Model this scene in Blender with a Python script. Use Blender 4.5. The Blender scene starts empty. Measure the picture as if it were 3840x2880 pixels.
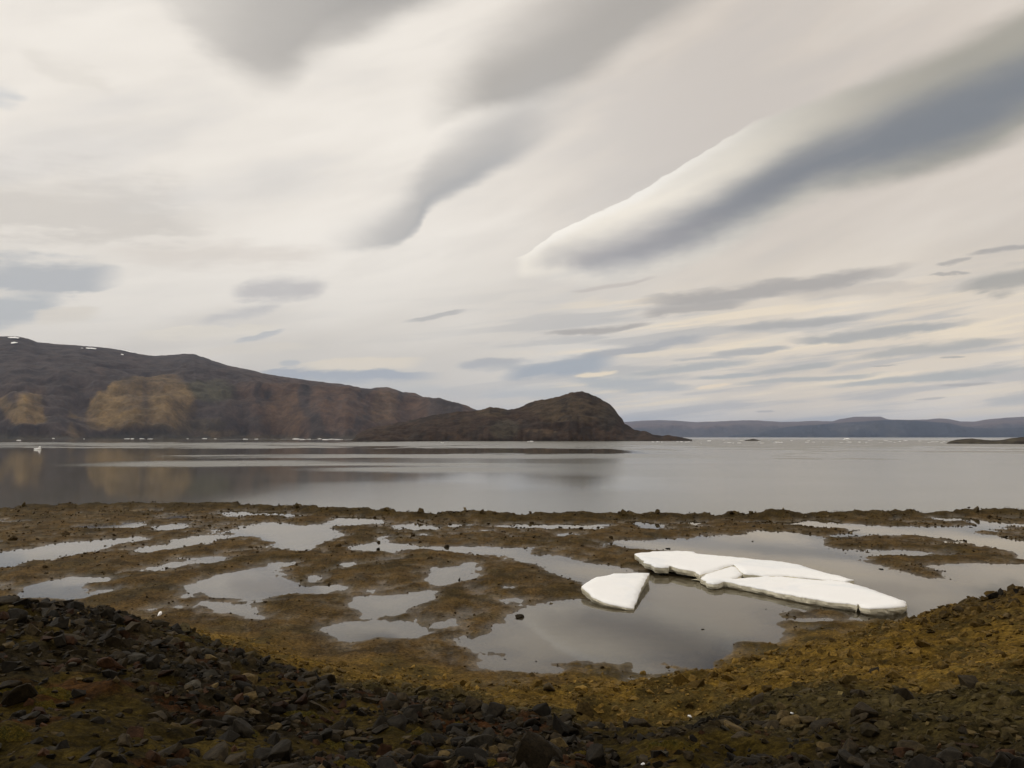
import bpy, bmesh, math, random
import numpy as np
from mathutils import Vector, Matrix
from mathutils.geometry import delaunay_2d_cdt

random.seed(7)
RNG = np.random.default_rng(11)
S = bpy.context.scene
COL = S.collection

# ------------------------------------------------------------------ camera
CAM_H = 7.0
FPX = 3013.7                      # focal length for a 3840 px wide frame
CX, CY, HOR = 1920.0, 1440.0, 1638.8
PITCH = math.atan((HOR - CY) / FPX)
cam_d = bpy.data.cameras.new('camera')
cam_d.sensor_width = 36.0
cam_d.lens = FPX / 3840.0 * 36.0
cam_d.clip_start = 0.1
cam_d.clip_end = 120000.0
cam = bpy.data.objects.new('camera', cam_d)
cam.location = (0, 0, CAM_H)
cam.rotation_euler = (math.pi / 2 + PITCH, 0, 0)
COL.objects.link(cam)
S.camera = cam

# ------------------------------------------------------------------ render / exposure
S.render.engine = 'CYCLES'
S.view_settings.view_transform = 'Standard'
S.view_settings.look = 'None'
S.view_settings.exposure = 0.0
S.view_settings.gamma = 1.0
S.view_settings.use_curve_mapping = False
cy = S.cycles
cy.use_denoising = True
try:
    cy.denoiser = 'OPENIMAGEDENOISE'
except Exception:
    pass
cy.use_adaptive_sampling = True
cy.adaptive_threshold = 0.015
cy.max_bounces = 6
cy.diffuse_bounces = 2
cy.glossy_bounces = 3
cy.transparent_max_bounces = 8
cy.volume_bounces = 1
cy.caustics_reflective = False
cy.caustics_refractive = False

# ------------------------------------------------------------------ pixel helpers (survey of the photograph)
CP, SP = math.cos(PITCH), math.sin(PITCH)

def ray(px, py):
    """direction in the world of a point measured in the photograph"""
    u, v, w = (px - CX) / FPX, 1.0, -(py - CY) / FPX
    return (u, v * CP - w * SP, v * SP + w * CP)

def azel(px, py):
    d = ray(px, py)
    return math.atan2(d[0], d[1]), math.atan2(d[2], math.hypot(d[0], d[1]))

def on_level(px, py, z=0.0):
    d = ray(px, py)
    t = (z - CAM_H) / d[2]
    return d[0] * t, d[1] * t

def reg(ox, oy, sc):
    return lambda pts: [(ox + x / sc, oy + y / sc) for x, y in pts]

R1 = reg(0, 1200, 1.728); R2 = reg(1280, 1400, 1.6265); R3 = reg(2300, 1450, 1.4364)
R4 = reg(0, 1850, 1.728); R5 = reg(1200, 1850, 1.728); R6 = reg(2200, 1850, 1.3488)
R7 = reg(0, 2150, 1.152); R8 = reg(1920, 2150, 1.152)
Z1 = reg(2350, 2030, 3.6867); Z2 = reg(2800, 2080, 3.456); Z3 = reg(2150, 2100, 6.32)
Z8 = reg(1400, 2500, 1.58)
S1 = reg(0, 0, 1.152); S2 = reg(1920, 0, 1.152); S3 = reg(1700, 850, 1.0336); S4 = reg(0, 850, 1.1642)
FULL = reg(0, 0, 2212 / 3840)

def lin(*c):
    out = []
    for v in c:
        v /= 255.0
        out.append(v / 12.92 if v <= 0.04045 else ((v + 0.055) / 1.055) ** 2.4)
    return tuple(out)

# ------------------------------------------------------------------ node expression helper
class G:
    """small helper that turns python arithmetic into Math nodes"""
    def __init__(self, nt):
        self.nt = nt
    def node(self, t, **kw):
        n = self.nt.nodes.new(t)
        for k, v in kw.items():
            setattr(n, k, v)
        return n
    def put(self, sock, v):
        if isinstance(v, E):
            self.nt.links.new(v.s, sock)
        elif isinstance(v, bpy.types.NodeSocket):
            self.nt.links.new(v, sock)
        else:
            sock.default_value = v
    def math(self, op, *a, clamp=False):
        n = self.node('ShaderNodeMath', operation=op)
        n.use_clamp = clamp
        for i, v in enumerate(a):
            self.put(n.inputs[i], v)
        return E(self, n.outputs[0])
    def smooth(self, v, a, b, lo=0.0, hi=1.0, linear=False):
        n = self.node('ShaderNodeMapRange', interpolation_type='LINEAR' if linear else 'SMOOTHSTEP')
        n.clamp = True
        self.put(n.inputs['Value'], v)
        for k, q in (('From Min', a), ('From Max', b), ('To Min', lo), ('To Max', hi)):
            self.put(n.inputs[k], q)
        return E(self, n.outputs['Result'])
    def mix(self, f, a, b, mode='MIX'):
        n = self.node('ShaderNodeMix', data_type='RGBA', blend_type=mode)
        self.put(n.inputs[0], f)
        for i, v in ((6, a), (7, b)):
            if isinstance(v, tuple) and len(v) == 3:
                v = (*v, 1.0)
            self.put(n.inputs[i], v)
        return n.outputs[2]
    def comb(self, x, y, z):
        n = self.node('ShaderNodeCombineXYZ')
        for i, v in enumerate((x, y, z)):
            self.put(n.inputs[i], v)
        return n.outputs[0]
    def noise(self, vec, scale, detail=3.0, rough=0.5, dist=0.0):
        n = self.node('ShaderNodeTexNoise')
        if vec is not None:
            self.nt.links.new(vec, n.inputs['Vector'])
        n.inputs['Scale'].default_value = scale
        n.inputs['Detail'].default_value = detail
        n.inputs['Roughness'].default_value = rough
        n.inputs['Distortion'].default_value = dist
        return E(self, n.outputs[0])
    def curve(self, v, pts):
        n = self.node('ShaderNodeFloatCurve')
        c = n.mapping.curves[0]
        while len(c.points) < len(pts):
            c.points.new(0.5, 0.5)
        for p, (x, y) in zip(c.points, sorted(pts)):
            p.location = (x, y)
        n.mapping.extend = 'HORIZONTAL'
        n.mapping.update()
        self.put(n.inputs['Value'], v)
        return E(self, n.outputs[0])

class E:
    def __init__(self, g, s):
        self.g, self.s = g, s
    def __add__(self, o): return self.g.math('ADD', self, o)
    __radd__ = __add__
    def __sub__(self, o): return self.g.math('SUBTRACT', self, o)
    def __rsub__(self, o): return self.g.math('SUBTRACT', o, self)
    def __mul__(self, o): return self.g.math('MULTIPLY', self, o)
    __rmul__ = __mul__
    def __truediv__(self, o): return self.g.math('DIVIDE', self, o)

# ------------------------------------------------------------------ sun
SUN_AZ, SUN_EL = -58.0, 38.0      # degrees, clockwise from the view axis / above the horizon
sun_d = bpy.data.lights.new('sun', 'SUN')
sun_d.energy = 1.0
sun_d.angle = math.radians(14)
sun_d.color = (1.0, 0.95, 0.87)
sun = bpy.data.objects.new('sun', sun_d)
_a, _e = math.radians(SUN_AZ), math.radians(SUN_EL)
_to = Vector((math.sin(_a) * math.cos(_e), math.cos(_a) * math.cos(_e), math.sin(_e)))
sun.rotation_euler = _to.to_track_quat('Z', 'Y').to_euler()
sun.location = (-50, 30, 60)
COL.objects.link(sun)

# ------------------------------------------------------------------ sky: Nishita behind a deck of wave clouds
W = bpy.data.worlds.new('World')
S.world = W
W.use_nodes = True
nt = W.node_tree
for n in list(nt.nodes):
    nt.nodes.remove(n)
g = G(nt)
out = g.node('ShaderNodeOutputWorld')
bg = g.node('ShaderNodeBackground')
sky = g.node('ShaderNodeTexSky', sky_type='NISHITA')
sky.sun_disc = False
sky.sun_elevation = math.radians(SUN_EL)
sky.sun_rotation = math.radians(SUN_AZ)
sky.altitude = 0
sky.air_density = 1.0
sky.dust_density = 1.0
tc = g.node('ShaderNodeTexCoord')
sep = g.node('ShaderNodeSeparateXYZ')
nt.links.new(tc.outputs['Generated'], sep.inputs[0])
dx, dy, dz = (E(g, sep.outputs[i]) for i in range(3))
az0 = g.math('ARCTAN2', dx, dy) * (180 / math.pi)
el0 = g.math('ARCSINE', dz) * (180 / math.pi)
# gentle warp so that no cloud edge is a clean curve
wv = g.comb(az0 * 0.085, el0 * 0.22, 0.0)
wn = g.node('ShaderNodeTexNoise')
nt.links.new(wv, wn.inputs['Vector'])
wn.inputs['Scale'].default_value = 1.0
wn.inputs['Detail'].default_value = 5.0
wn.inputs['Roughness'].default_value = 0.55
wsep = g.node('ShaderNodeSeparateColor')
nt.links.new(wn.outputs['Color'], wsep.inputs[0])
w1, w2, w3 = (E(g, wsep.outputs[i]) - 0.5 for i in range(3))
damp = g.smooth(el0, 0.0, 9.0, 0.28, 1.0)
w4 = g.noise(g.comb(az0 * 0.45, el0 * 1.0, 9.0), 1.0, 4.0, 0.6) - 0.5
az = az0 + w1 * damp * 2.2 + w4 * damp * 1.2
el = el0 + w2 * damp * 1.4 + w4 * damp * 0.6
fine = g.noise(g.comb(az0 * 0.24, el0 * 1.0 - az0 * 0.08, 3.0), 1.0, 6.0, 0.62) - 0.5

# base veil
BRIGHT, GREY, LOW, CREAM = lin(243, 239, 233), lin(214, 206, 198), lin(214, 210, 204), lin(232, 219, 200)
c = g.mix(g.smooth(az + el * 0.25, -6.0, 24.0), BRIGHT, GREY)
c = g.mix(g.smooth(el, 17.0, 5.0), c, LOW)
c = g.mix(g.smooth(az, 4.0, 20.0) * g.smooth(el, 15.0, 6.0) * 0.85, c, CREAM)
c = g.mix(g.smooth(el, 30.0, 50.0), c, lin(236, 232, 226))
soft = g.noise(g.comb(az0 * 0.05 + el0 * -0.06, el0 * 0.12 + az0 * -0.02, 7.0), 1.0, 4.0, 0.5)
c = g.mix(g.smooth(soft, 0.35, 0.7) * 0.38, c, lin(205, 201, 197))
c = g.mix(g.smooth(soft, 0.55, 0.3) * 0.35, c, lin(248, 245, 240))

base_sky = c
def streak(R, x0, y0, x1, y1, wu, wl, col, alpha, su=0.8, sl=0.7, rag=0.9):
    """one lens-shaped cloud between two ends; wu / wl = thickness above / below its axis"""
    global c
    (a, b), (a2, b2) = R([(x0, y0), (x1, y1)])
    sc = abs((R([(1, 0)])[0][0] - R([(0, 0)])[0][0])) / FPX * 180 / math.pi
    p, q = azel(a, b), azel(a2, b2)
    p = (math.degrees(p[0]), math.degrees(p[1])); q = (math.degrees(q[0]), math.degrees(q[1]))
    cx, cyy = (p[0] + q[0]) / 2, (p[1] + q[1]) / 2
    L = math.hypot(q[0] - p[0], q[1] - p[1]) / 2
    ex, ey = (q[0] - p[0]) / (2 * L), (q[1] - p[1]) / (2 * L)
    wu *= sc; wl *= sc
    s = g.math('MULTIPLY_ADD', az, ex / L, g.math('MULTIPLY_ADD', el, ey / L, -(cx * ex + cyy * ey) / L))
    t = g.math('MULTIPLY_ADD', az, -ey, g.math('MULTIPLY_ADD', el, ex, cx * ey - cyy * ex))
    t = g.math('MULTIPLY_ADD', fine, rag * (wu + wl), t)
    k = g.math('MULTIPLY_ADD', g.math('MULTIPLY', s, s), -1.0, 1.0)
    tp = t / g.math('SQRT', g.math('MAXIMUM', k, 0.002))
    m = g.smooth(tp, wu, wu * (1 - su)) * g.smooth(tp, -wl, -wl * (1 - sl)) * g.smooth(k, 0.0, 0.75, 0.0, alpha)
    c = g.mix(m, c, col)

A0, A1 = -40.0, 40.0
def edge_curve(pts):
    """a cloud edge: elevation as a function of azimuth, in degrees"""
    q = []
    for x, y in pts:
        a_, e_ = azel(x, y)
        q.append(((math.degrees(a_) - A0) / (A1 - A0), math.degrees(e_) / 40.0))
    return g.curve((az - A0) / (A1 - A0), q) * 40.0

def edge_band(pts, a_in, a_out, soft_lo, fade, col, alpha, hold=0.0):
    """a cloud with a defined lower edge that thins out upwards over `fade` degrees"""
    global c
    lo = edge_curve(pts)
    t = el + fine * 0.7 + w3 * 0.5 - lo
    wid = g.smooth(az, a_in[0], a_in[1] + (a_in[1] - a_in[0]) * 1.5, 0.42, 1.0)
    t = t / wid
    m = g.smooth(t, 0.0, soft_lo) * g.smooth(t, fade, hold)
    m = m * g.smooth(az, a_in[0], a_in[0] + (a_in[1] - a_in[0]) * 0.8) * g.smooth(az, a_out[1], a_out[0]) * alpha
    c = g.mix(m, c, col)

def deg(R, x, y):
    p = R([(x, y)])[0]
    q = azel(*p)
    return math.degrees(q[0]), math.degrees(q[1])

DK, DB = lin(176, 173, 171), lin(176, 180, 186)
# grey mass at the top
edge_band(S1([(300, -300), (560, -40), (700, 110), (850, 270), (1000, 385), (1150, 440), (1400, 300), (1700, 150), (2060, 0), (2400, -180)]),
          (-29, -13), (1, 8), 5.0, 22.0, lin(172, 170, 168), 0.80, 12.0)
edge_band(S1([(900, 250), (1150, 440), (1400, 300), (1700, 150), (2060, 0), (2400, -180)]),
          (-18, -5), (1, 8), 4.0, 20.0, lin(150, 149, 149), 0.65, 10.0)
# second grey band
edge_band(S2([(-350, 600), (-160, 520), (0, 500), (200, 455), (400, 375), (600, 250), (800, 130), (1000, 0), (1300, -220)]),
          (-7.5, 0.5), (10, 18), 2.6, 13.0, lin(162, 160, 158), 0.80, 4.0)
# third band in the middle
edge_band(S1([(1000, 1110), (1350, 1112), (1500, 1108), (1690, 1072), (1780, 1010), (1860, 920), (2000, 855), (2212, 750), (2330, 680), (2450, 600), (2700, 480)]),
          (-14.0, -7.0), (-1.0, 6.5), 1.5, 7.5, lin(180, 180, 181), 0.82, 2.2)
edge_band(S1([(1300, 1112), (1500, 1108), (1690, 1072), (1780, 1010), (1860, 920), (2000, 855), (2212, 750)]),
          (-10.0, -5.0), (-4.0, 1.0), 1.3, 3.2, lin(166, 169, 174), 0.5, 1.2)
# soft greys on the left
streak(S1, -500, 850, 1000, 960, 260, 130, lin(208, 204, 199), 0.75, 1.0, 0.8)
streak(S1, -160, 400, 130, 410, 60, 50, lin(204, 207, 211), 0.7, 1.0, 1.0)
streak(S1, 60, 210, 520, 420, 70, 60, lin(226, 222, 216), 0.6, 1.0, 1.0)
streak(S1, 380, 1080, 1500, 1090, 70, 90, lin(216, 210, 204), 0.6, 1.0, 1.0)
streak(S1, -300, 1170, 560, 1195, 100, 95, lin(184, 188, 193), 0.95, 0.8, 0.5)
streak(S1, -260, 1400, 330, 1290, 70, 90, lin(184, 189, 194), 0.9, 0.8, 0.6)
streak(S1, 130, 1405, 480, 1340, 45, 50, lin(221, 216, 208), 0.9, 0.5, 1.0)
streak(S1, 960, 1275, 1450, 1215, 75, 60, lin(192, 191, 193), 0.85, 1.0, 0.8)
streak(S1, 850, 1395, 1230, 1310, 40, 40, lin(196, 196, 198), 0.75, 1.0, 0.9)
streak(S1, 1720, 1395, 2030, 1342, 16, 12, lin(184, 184, 185), 0.8, 0.4, 0.9)
streak(S4, 560, 490, 1260, 440, 34, 40, lin(226, 221, 212), 0.95, 0.3, 1.0)
streak(S4, 1010, 510, 1240, 460, 16, 22, lin(190, 193, 197), 0.85, 0.6, 0.8)
streak(S4, 800, 560, 1400, 530, 30, 24, lin(218, 213, 205), 0.8, 0.4, 1.0)
streak(S4, 1000, 640, 1960, 655, 34, 60, lin(172, 179, 190), 0.95, 0.5, 0.8)
streak(S4, 1270, 625, 1890, 590, 42, 36, lin(226, 218, 205), 0.95, 0.35, 0.7)
streak(S4, 1210, 600, 1320, 596, 20, 20, lin(186, 190, 195), 0.8)
streak(S4, 1960, 610, 2300, 600, 30, 34, lin(184, 187, 191), 0.85)
streak(S4, 700, 690, 2200, 730, 60, 50, lin(190, 194, 198), 0.5, 1.0, 1.0)

# the long bright-topped cloud on the right
up = edge_curve(S2([(-80, 1150), (30, 1100), (200, 1000), (450, 880), (700, 735), (1000, 550), (1340, 385), (1800, 175), (2212, -20), (2500, -160)]))
mid = edge_curve(S2([(-80, 1160), (60, 1120), (200, 1065), (500, 975), (850, 825), (1100, 690), (1400, 560), (1800, 385), (2212, 230), (2500, 120)]))
low = edge_curve(S2([(-80, 1180), (60, 1205), (250, 1215), (400, 1235), (700, 1170), (1000, 1035), (1300, 880), (1700, 760), (2000, 670), (2212, 570), (2500, 460)]))
tail = g.smooth(az, deg(S2, -40, 0)[0], deg(S2, 170, 0)[0])
upw = g.smooth(az, 14.0, 30.0, 0.14, 1.8)
body = g.smooth(el + fine * 0.55, up, up - upw)
bcol = g.mix(g.smooth(az, 8.0, 30.0), lin(246, 241, 231), lin(164, 162, 154))
c = g.mix(body * g.smooth(el, low - 0.4, low + 0.8) * g.smooth(az, deg(S2, 0, 0)[0], deg(S2, 60, 0)[0]) * 0.92, c, bcol)
rim = g.smooth(el + fine * 0.55, up, up - 0.1) * g.smooth(el, up - 0.9, up - 0.15) * g.smooth(az, 20.0, 8.0) * tail
c = g.mix(rim * 0.9, c, lin(252, 249, 243))
dcol = g.mix(g.smooth(az, 4.0, 30.0), lin(160, 160, 166), lin(132, 137, 142))
dm = g.smooth(el + fine * 0.9, mid + 1.1, mid - 1.8) * g.smooth(el + fine * 1.2 + w4 * 0.6, low - 0.5, low + 2.6) * tail
c = g.mix(dm * 0.97, c, dcol)
core = g.smooth(el, mid + 0.3, mid - 1.2) * g.smooth(el, low + 0.5, low + 2.2) * g.smooth(az, 10.0, 20.0)
c = g.mix(core * 0.6, c, lin(124, 130, 140))

# thin layers between them, long and slightly tilted
sv = el0 - az0 * 0.10
lay = g.noise(g.comb(az0 * 0.075, sv * 0.95, 11.0), 1.0, 5.0, 0.55)
lay_m = g.smooth(el0, 12.0, 7.5) * g.smooth(az0, -10.0, 8.0, 0.15, 1.0)
c = g.mix(g.smooth(lay, 0.48, 0.61) * lay_m * 0.68, c, lin(184, 185, 187))
c = g.mix(g.smooth(lay, 0.46, 0.36) * lay_m * g.smooth(az0, -4.0, 8.0) * 0.75, c, lin(243, 230, 208))
lay2 = g.noise(g.comb(az0 * 0.06 + el0 * 0.04, el0 * 0.30 - az0 * 0.10, 21.0), 1.0, 5.0, 0.55)
c = g.mix(g.smooth(lay2, 0.5, 0.68) * g.smooth(el0, 5.0, 11.0) * 0.13, c, lin(186, 183, 181))
# ranks of small lens clouds low on the right
for a in [
    (1150, 250, 1900, 215, 30, 40, lin(196, 190, 184), 0.6),
    (640, 305, 1830, 145, 44, 40, DK, 0.95), (700, 345, 1170, 285, 40, 26, DK, 0.85), (340, 418, 790, 368, 20, 18, DK, 0.9),
    (400, 520, 1030, 418, 26, 30, lin(177, 179, 183), 0.95), (1000, 404, 1660, 335, 30, 22, lin(178, 178, 178), 0.95),
    (1250, 448, 2080, 372, 32, 26, lin(177, 178, 178), 0.95), (950, 508, 1335, 470, 20, 16, lin(180, 181, 182), 0.9),
    (820, 524, 1100, 512, 10, 8, lin(186, 186, 186), 0.8), (1520, 510, 2200, 436, 30, 24, lin(181, 181, 179), 0.9),
    (1130, 578, 1525, 522, 14, 12, lin(180, 182, 182), 0.9), (610, 585, 1200, 522, 22, 24, lin(180, 183, 185), 0.9),
    (930, 590, 1200, 574, 12, 12, lin(180, 184, 186), 0.85), (420, 600, 970, 625, 30, 34, lin(180, 185, 190), 0.8),
    (160, 580, 660, 510, 50, 55, lin(168, 176, 186), 0.95), (0, 540, 300, 518, 24, 22, lin(182, 184, 188), 0.8),
    (1040, 615, 1720, 562, 14, 16, lin(183, 185, 185), 0.85), (1390, 622, 2300, 545, 20, 18, lin(181, 184, 184), 0.9),
    (1860, 612, 2120, 603, 7, 7, DK, 0.7), (1840, 158, 2010, 128, 12, 12, DK, 0.8), (1950, 118, 2300, 72, 14, 14, DK, 0.9),
    (1820, 194, 2010, 180, 7, 6, DK, 0.8), (1920, 255, 2420, 170, 52, 50, lin(170, 169, 166), 0.9),
    (430, 248, 800, 195, 16, 12, lin(196, 190, 186), 0.7), (1165, 716, 1255, 714, 6, 6, DK, 0.7),
    (1770, 672, 1910, 655, 7, 6, DK, 0.6), (2040, 690, 2400, 640, 40, 30, lin(192, 192, 189), 0.7),
    (1600, 540, 1730, 535, 4, 4, DK, 0.8), (1880, 511, 1990, 508, 5, 4, DK, 0.8), (60, 640, 640, 660, 40, 30, lin(190, 194, 198), 0.7),
    (460, 583, 655, 562, 14, 16, lin(243, 229, 205), 0.95), (935, 628, 1090, 608, 11, 12, lin(243, 227, 203), 0.95),
    (600, 505, 1010, 470, 14, 18, lin(232, 222, 206), 0.8), (1100, 470, 1300, 430, 14, 14, lin(228, 220, 206), 0.7),
]:
    streak(S3, *a)
cloud = c
# the deck is nearly closed; a little of the clear sky behind it shows through
near = g.smooth(g.math('ABSOLUTE', az0), 64.0, 38.0) * g.smooth(el0, 41.0, 31.0)
cloud = g.mix(near, base_sky, cloud)
skycol = g.mix(1.0, sky.outputs[0], (0.09, 0.09, 0.09), 'MULTIPLY')
closed = g.smooth(soft, 0.62, 0.5, 0.93, 1.0)
ground_fade = g.smooth(el0, -0.3, -1.5)
bg2 = g.node('ShaderNodeBackground')
sel = g.node('ShaderNodeMixShader')
g.put(sel.inputs[0], g.math('LESS_THAN', g.math('ABSOLUTE', az0), 64.0) * g.math('LESS_THAN', el0, 41.0) * g.math('GREATER_THAN', el0, -1.6))
for node, col_ in ((bg2, base_sky), (bg, cloud)):      # away from the wave clouds the plain veil goes on
    c = g.mix(closed, skycol, col_)
    c = g.mix(1.0, c, (1.01, 0.985, 0.95), 'MULTIPLY')       # late light, slightly warm
    c = g.mix(ground_fade, c, (0.10, 0.10, 0.095))
    nt.links.new(c, node.inputs['Color'])
    node.inputs['Strength'].default_value = 1.0
nt.links.new(bg2.outputs[0], sel.inputs[1])
nt.links.new(bg.outputs[0], sel.inputs[2])
nt.links.new(sel.outputs[0], out.inputs[0])
W.cycles.sampling_method = 'NONE'

# ------------------------------------------------------------------ numpy noise
def _hash(ix, iy, seed):
    h = (ix.astype(np.int64) * 374761393 + iy.astype(np.int64) * 668265263 + seed * 1274126177) & 0xffffffff
    h = ((h ^ (h >> 13)) * 1274126177) & 0xffffffff
    return ((h ^ (h >> 16)) & 0xffff) / 65535.0

def vnoise(x, y, seed=0):
    ix, iy = np.floor(x), np.floor(y)
    fx, fy = x - ix, y - iy
    fx = fx * fx * (3 - 2 * fx); fy = fy * fy * (3 - 2 * fy)
    a, b = _hash(ix, iy, seed), _hash(ix + 1, iy, seed)
    c_, d = _hash(ix, iy + 1, seed), _hash(ix + 1, iy + 1, seed)
    return (a + (b - a) * fx) * (1 - fy) + (c_ + (d - c_) * fx) * fy - 0.5

def fbm(x, y, seed=0, octaves=4, gain=0.5):
    s, a, f = 0.0, 1.0, 1.0
    for i in range(octaves):
        s = s + a * vnoise(x * f + 17.3 * i, y * f - 9.1 * i, seed + i)
        a *= gain; f *= 2.03
    return s

def sstep(v, a, b):
    t = np.clip((v - a) / (b - a), 0, 1)
    return t * t * (3 - 2 * t)

# ------------------------------------------------------------------ object helpers
def mesh_obj(name, verts, faces, mat=None, parent=None, smooth=False, kind=None):
    me = bpy.data.meshes.new(name)
    if isinstance(verts, np.ndarray):
        nv = len(verts)
        me.vertices.add(nv)
        me.vertices.foreach_set('co', verts.astype(np.float32).ravel())
        faces = np.asarray(faces)
        k = faces.shape[1]
        me.loops.add(faces.size)
        me.loops.foreach_set('vertex_index', faces.astype(np.int32).ravel())
        me.polygons.add(len(faces))
        me.polygons.foreach_set('loop_start', (np.arange(len(faces)) * k).astype(np.int32))
        me.polygons.foreach_set('use_smooth', np.full(len(faces), smooth))
        me.update(calc_edges=True)
    else:
        me.from_pydata(verts, [], faces)
        for p in me.polygons:
            p.use_smooth = smooth
        me.update()
    if mat:
        me.materials.append(mat)
    o = bpy.data.objects.new(name, me)
    COL.objects.link(o)
    if parent:
        o.parent = parent
    if kind:
        o['kind'] = kind
    return o

def attr_color(me, name, rgb):
    a = me.color_attributes.new(name, 'FLOAT_COLOR', 'POINT')
    buf = np.ones((len(rgb), 4), np.float32)
    buf[:, :3] = rgb
    a.data.foreach_set('color', buf.ravel())

def attr_float(me, name, v):
    a = me.attributes.new(name, 'FLOAT', 'POINT')
    a.data.foreach_set('value', np.asarray(v, np.float32))

def tag(o, label, cat=None, group=None, kind=None):
    o['label'] = label
    if cat: o['category'] = cat
    if group: o['group'] = group
    if kind: o['kind'] = kind
    return o

def new_mat(name):
    m = bpy.data.materials.new(name)
    m.use_nodes = True
    n = m.node_tree
    b = n.nodes['Principled BSDF']
    return m, n, b, G(n)

# ------------------------------------------------------------------ materials
def mat_ground():
    m, n, b, q = new_mat('shore_ground')
    a = q.node('ShaderNodeAttribute', attribute_name='cover')
    w = q.node('ShaderNodeAttribute', attribute_name='wet')
    geo = q.node('ShaderNodeNewGeometry')
    P = geo.outputs['Position']
    n1 = q.noise(P, 0.9, 6, 0.6)
    n2 = q.noise(P, 9.0, 5, 0.7)
    n3 = q.noise(P, 38.0, 3, 0.6)
    f = q.smooth(n1, 0.3, 0.72, 0.58, 1.45) * q.smooth(n2, 0.28, 0.74, 0.38, 1.7) * q.smooth(n3, 0.3, 0.7, 0.72, 1.3)
    col = q.mix(1.0, a.outputs['Color'], q.comb(f, f, f), 'MULTIPLY')
    hue = q.noise(P, 2.3, 4, 0.6)
    col = q.mix(q.smooth(hue, 0.52, 0.72) * 0.5, col, q.mix(1.0, col, (0.8, 0.95, 1.3), 'MULTIPLY'))
    n.links.new(col, b.inputs['Base Color'])
    wet = E(q, w.outputs['Fac'])
    rough = q.math('MULTIPLY_ADD', wet, -0.42, 0.85) 
    q.put(b.inputs['Roughness'], rough)
    q.put(b.inputs['Specular IOR Level'], q.math('MULTIPLY_ADD', wet, 0.20, 0.02))
    bump = q.node('ShaderNodeBump')
    bump.inputs['Strength'].default_value = 0.75
    bump.inputs['Distance'].default_value = 0.05
    h = n2 * 0.6 + n3 * 0.4
    q.put(bump.inputs['Height'], h)
    q.put(bump.inputs['Strength'], q.math('MULTIPLY_ADD', wet, -0.3, 0.85))
    n.links.new(bump.outputs[0], b.inputs['Normal'])
    return m

def mat_hill(scale, bumpd, streaky):
    m, n, b, q = new_mat('hill_rock')
    a = q.node('ShaderNodeAttribute', attribute_name='cover')
    geo = q.node('ShaderNodeNewGeometry')
    P = geo.outputs['Position']
    mp = q.node('ShaderNodeVectorMath', operation='MULTIPLY')
    n.links.new(P, mp.inputs[0])
    mp.inputs[1].default_value = (1, 1, streaky)
    n1 = q.noise(mp.outputs[0], scale, 8, 0.62)
    n2 = q.noise(P, scale * 6, 6, 0.65)
    f = q.smooth(n1, 0.32, 0.68, 0.56, 1.18) * q.smooth(n2, 0.3, 0.7, 0.82, 1.18)
    col = q.mix(1.0, a.outputs['Color'], q.comb(f, f, f), 'MULTIPLY')
    n.links.new(col, b.inputs['Base Color'])
    b.inputs['Roughness'].default_value = 0.95
    b.inputs['Specular IOR Level'].default_value = 0.1
    bump = q.node('ShaderNodeBump')
    bump.inputs['Strength'].default_value = 0.8
    bump.inputs['Distance'].default_value = bumpd
    q.put(bump.inputs['Height'], n1 * 0.7 + n2 * 0.3)
    n.links.new(bump.outputs[0], b.inputs['Normal'])
    return m

def mat_rock(name, col, rough=0.7):
    m, n, b, q = new_mat(name)
    tcn = q.node('ShaderNodeTexCoord')
    oi = q.node('ShaderNodeObjectInfo')
    geo = q.node('ShaderNodeNewGeometry')
    n1 = q.noise(geo.outputs['Position'], 14.0, 5, 0.65)
    n2 = q.noise(geo.outputs['Position'], 70.0, 3, 0.6)
    rnd = E(q, oi.outputs['Random'])
    f = q.smooth(n1, 0.3, 0.7, 0.55, 1.5) * q.smooth(n2, 0.3, 0.7, 0.75, 1.25) * q.math('MULTIPLY_ADD', rnd, 0.8, 0.6)
    base = (*col, 1.0)
    c_ = q.mix(1.0, base, q.comb(f, f, f), 'MULTIPLY')
    lich = q.noise(geo.outputs['Position'], 22.0, 4, 0.7)
    c_ = q.mix(q.smooth(lich, 0.64, 0.72) * 0.4, c_, (0.06, 0.055, 0.035))
    n.links.new(c_, b.inputs['Base Color'])
    b.inputs['Roughness'].default_value = rough
    b.inputs['Specular IOR Level'].default_value = 0.06
    bump = q.node('ShaderNodeBump')
    bump.inputs['Strength'].default_value = 0.6
    bump.inputs['Distance'].default_value = 0.02
    q.put(bump.inputs['Height'], n1 * 0.7 + n2 * 0.3)
    n.links.new(bump.outputs[0], b.inputs['Normal'])
    return m

def mat_rubble():
    m, n, b, q = new_mat('rubble_stone')
    a = q.node('ShaderNodeAttribute', attribute_name='cover')
    geo = q.node('ShaderNodeNewGeometry')
    n1 = q.noise(geo.outputs['Position'], 16.0, 4, 0.65)
    f = q.smooth(n1, 0.3, 0.7, 0.6, 1.45)
    c_ = q.mix(1.0, a.outputs['Color'], q.comb(f, f, f), 'MULTIPLY')
    n.links.new(c_, b.inputs['Base Color'])
    b.inputs['Roughness'].default_value = 0.75
    b.inputs['Specular IOR Level'].default_value = 0.06
    bump = q.node('ShaderNodeBump')
    bump.inputs['Strength'].default_value = 0.5
    bump.inputs['Distance'].default_value = 0.015
    q.put(bump.inputs['Height'], n1)
    n.links.new(bump.outputs[0], b.inputs['Normal'])
    return m

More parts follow.
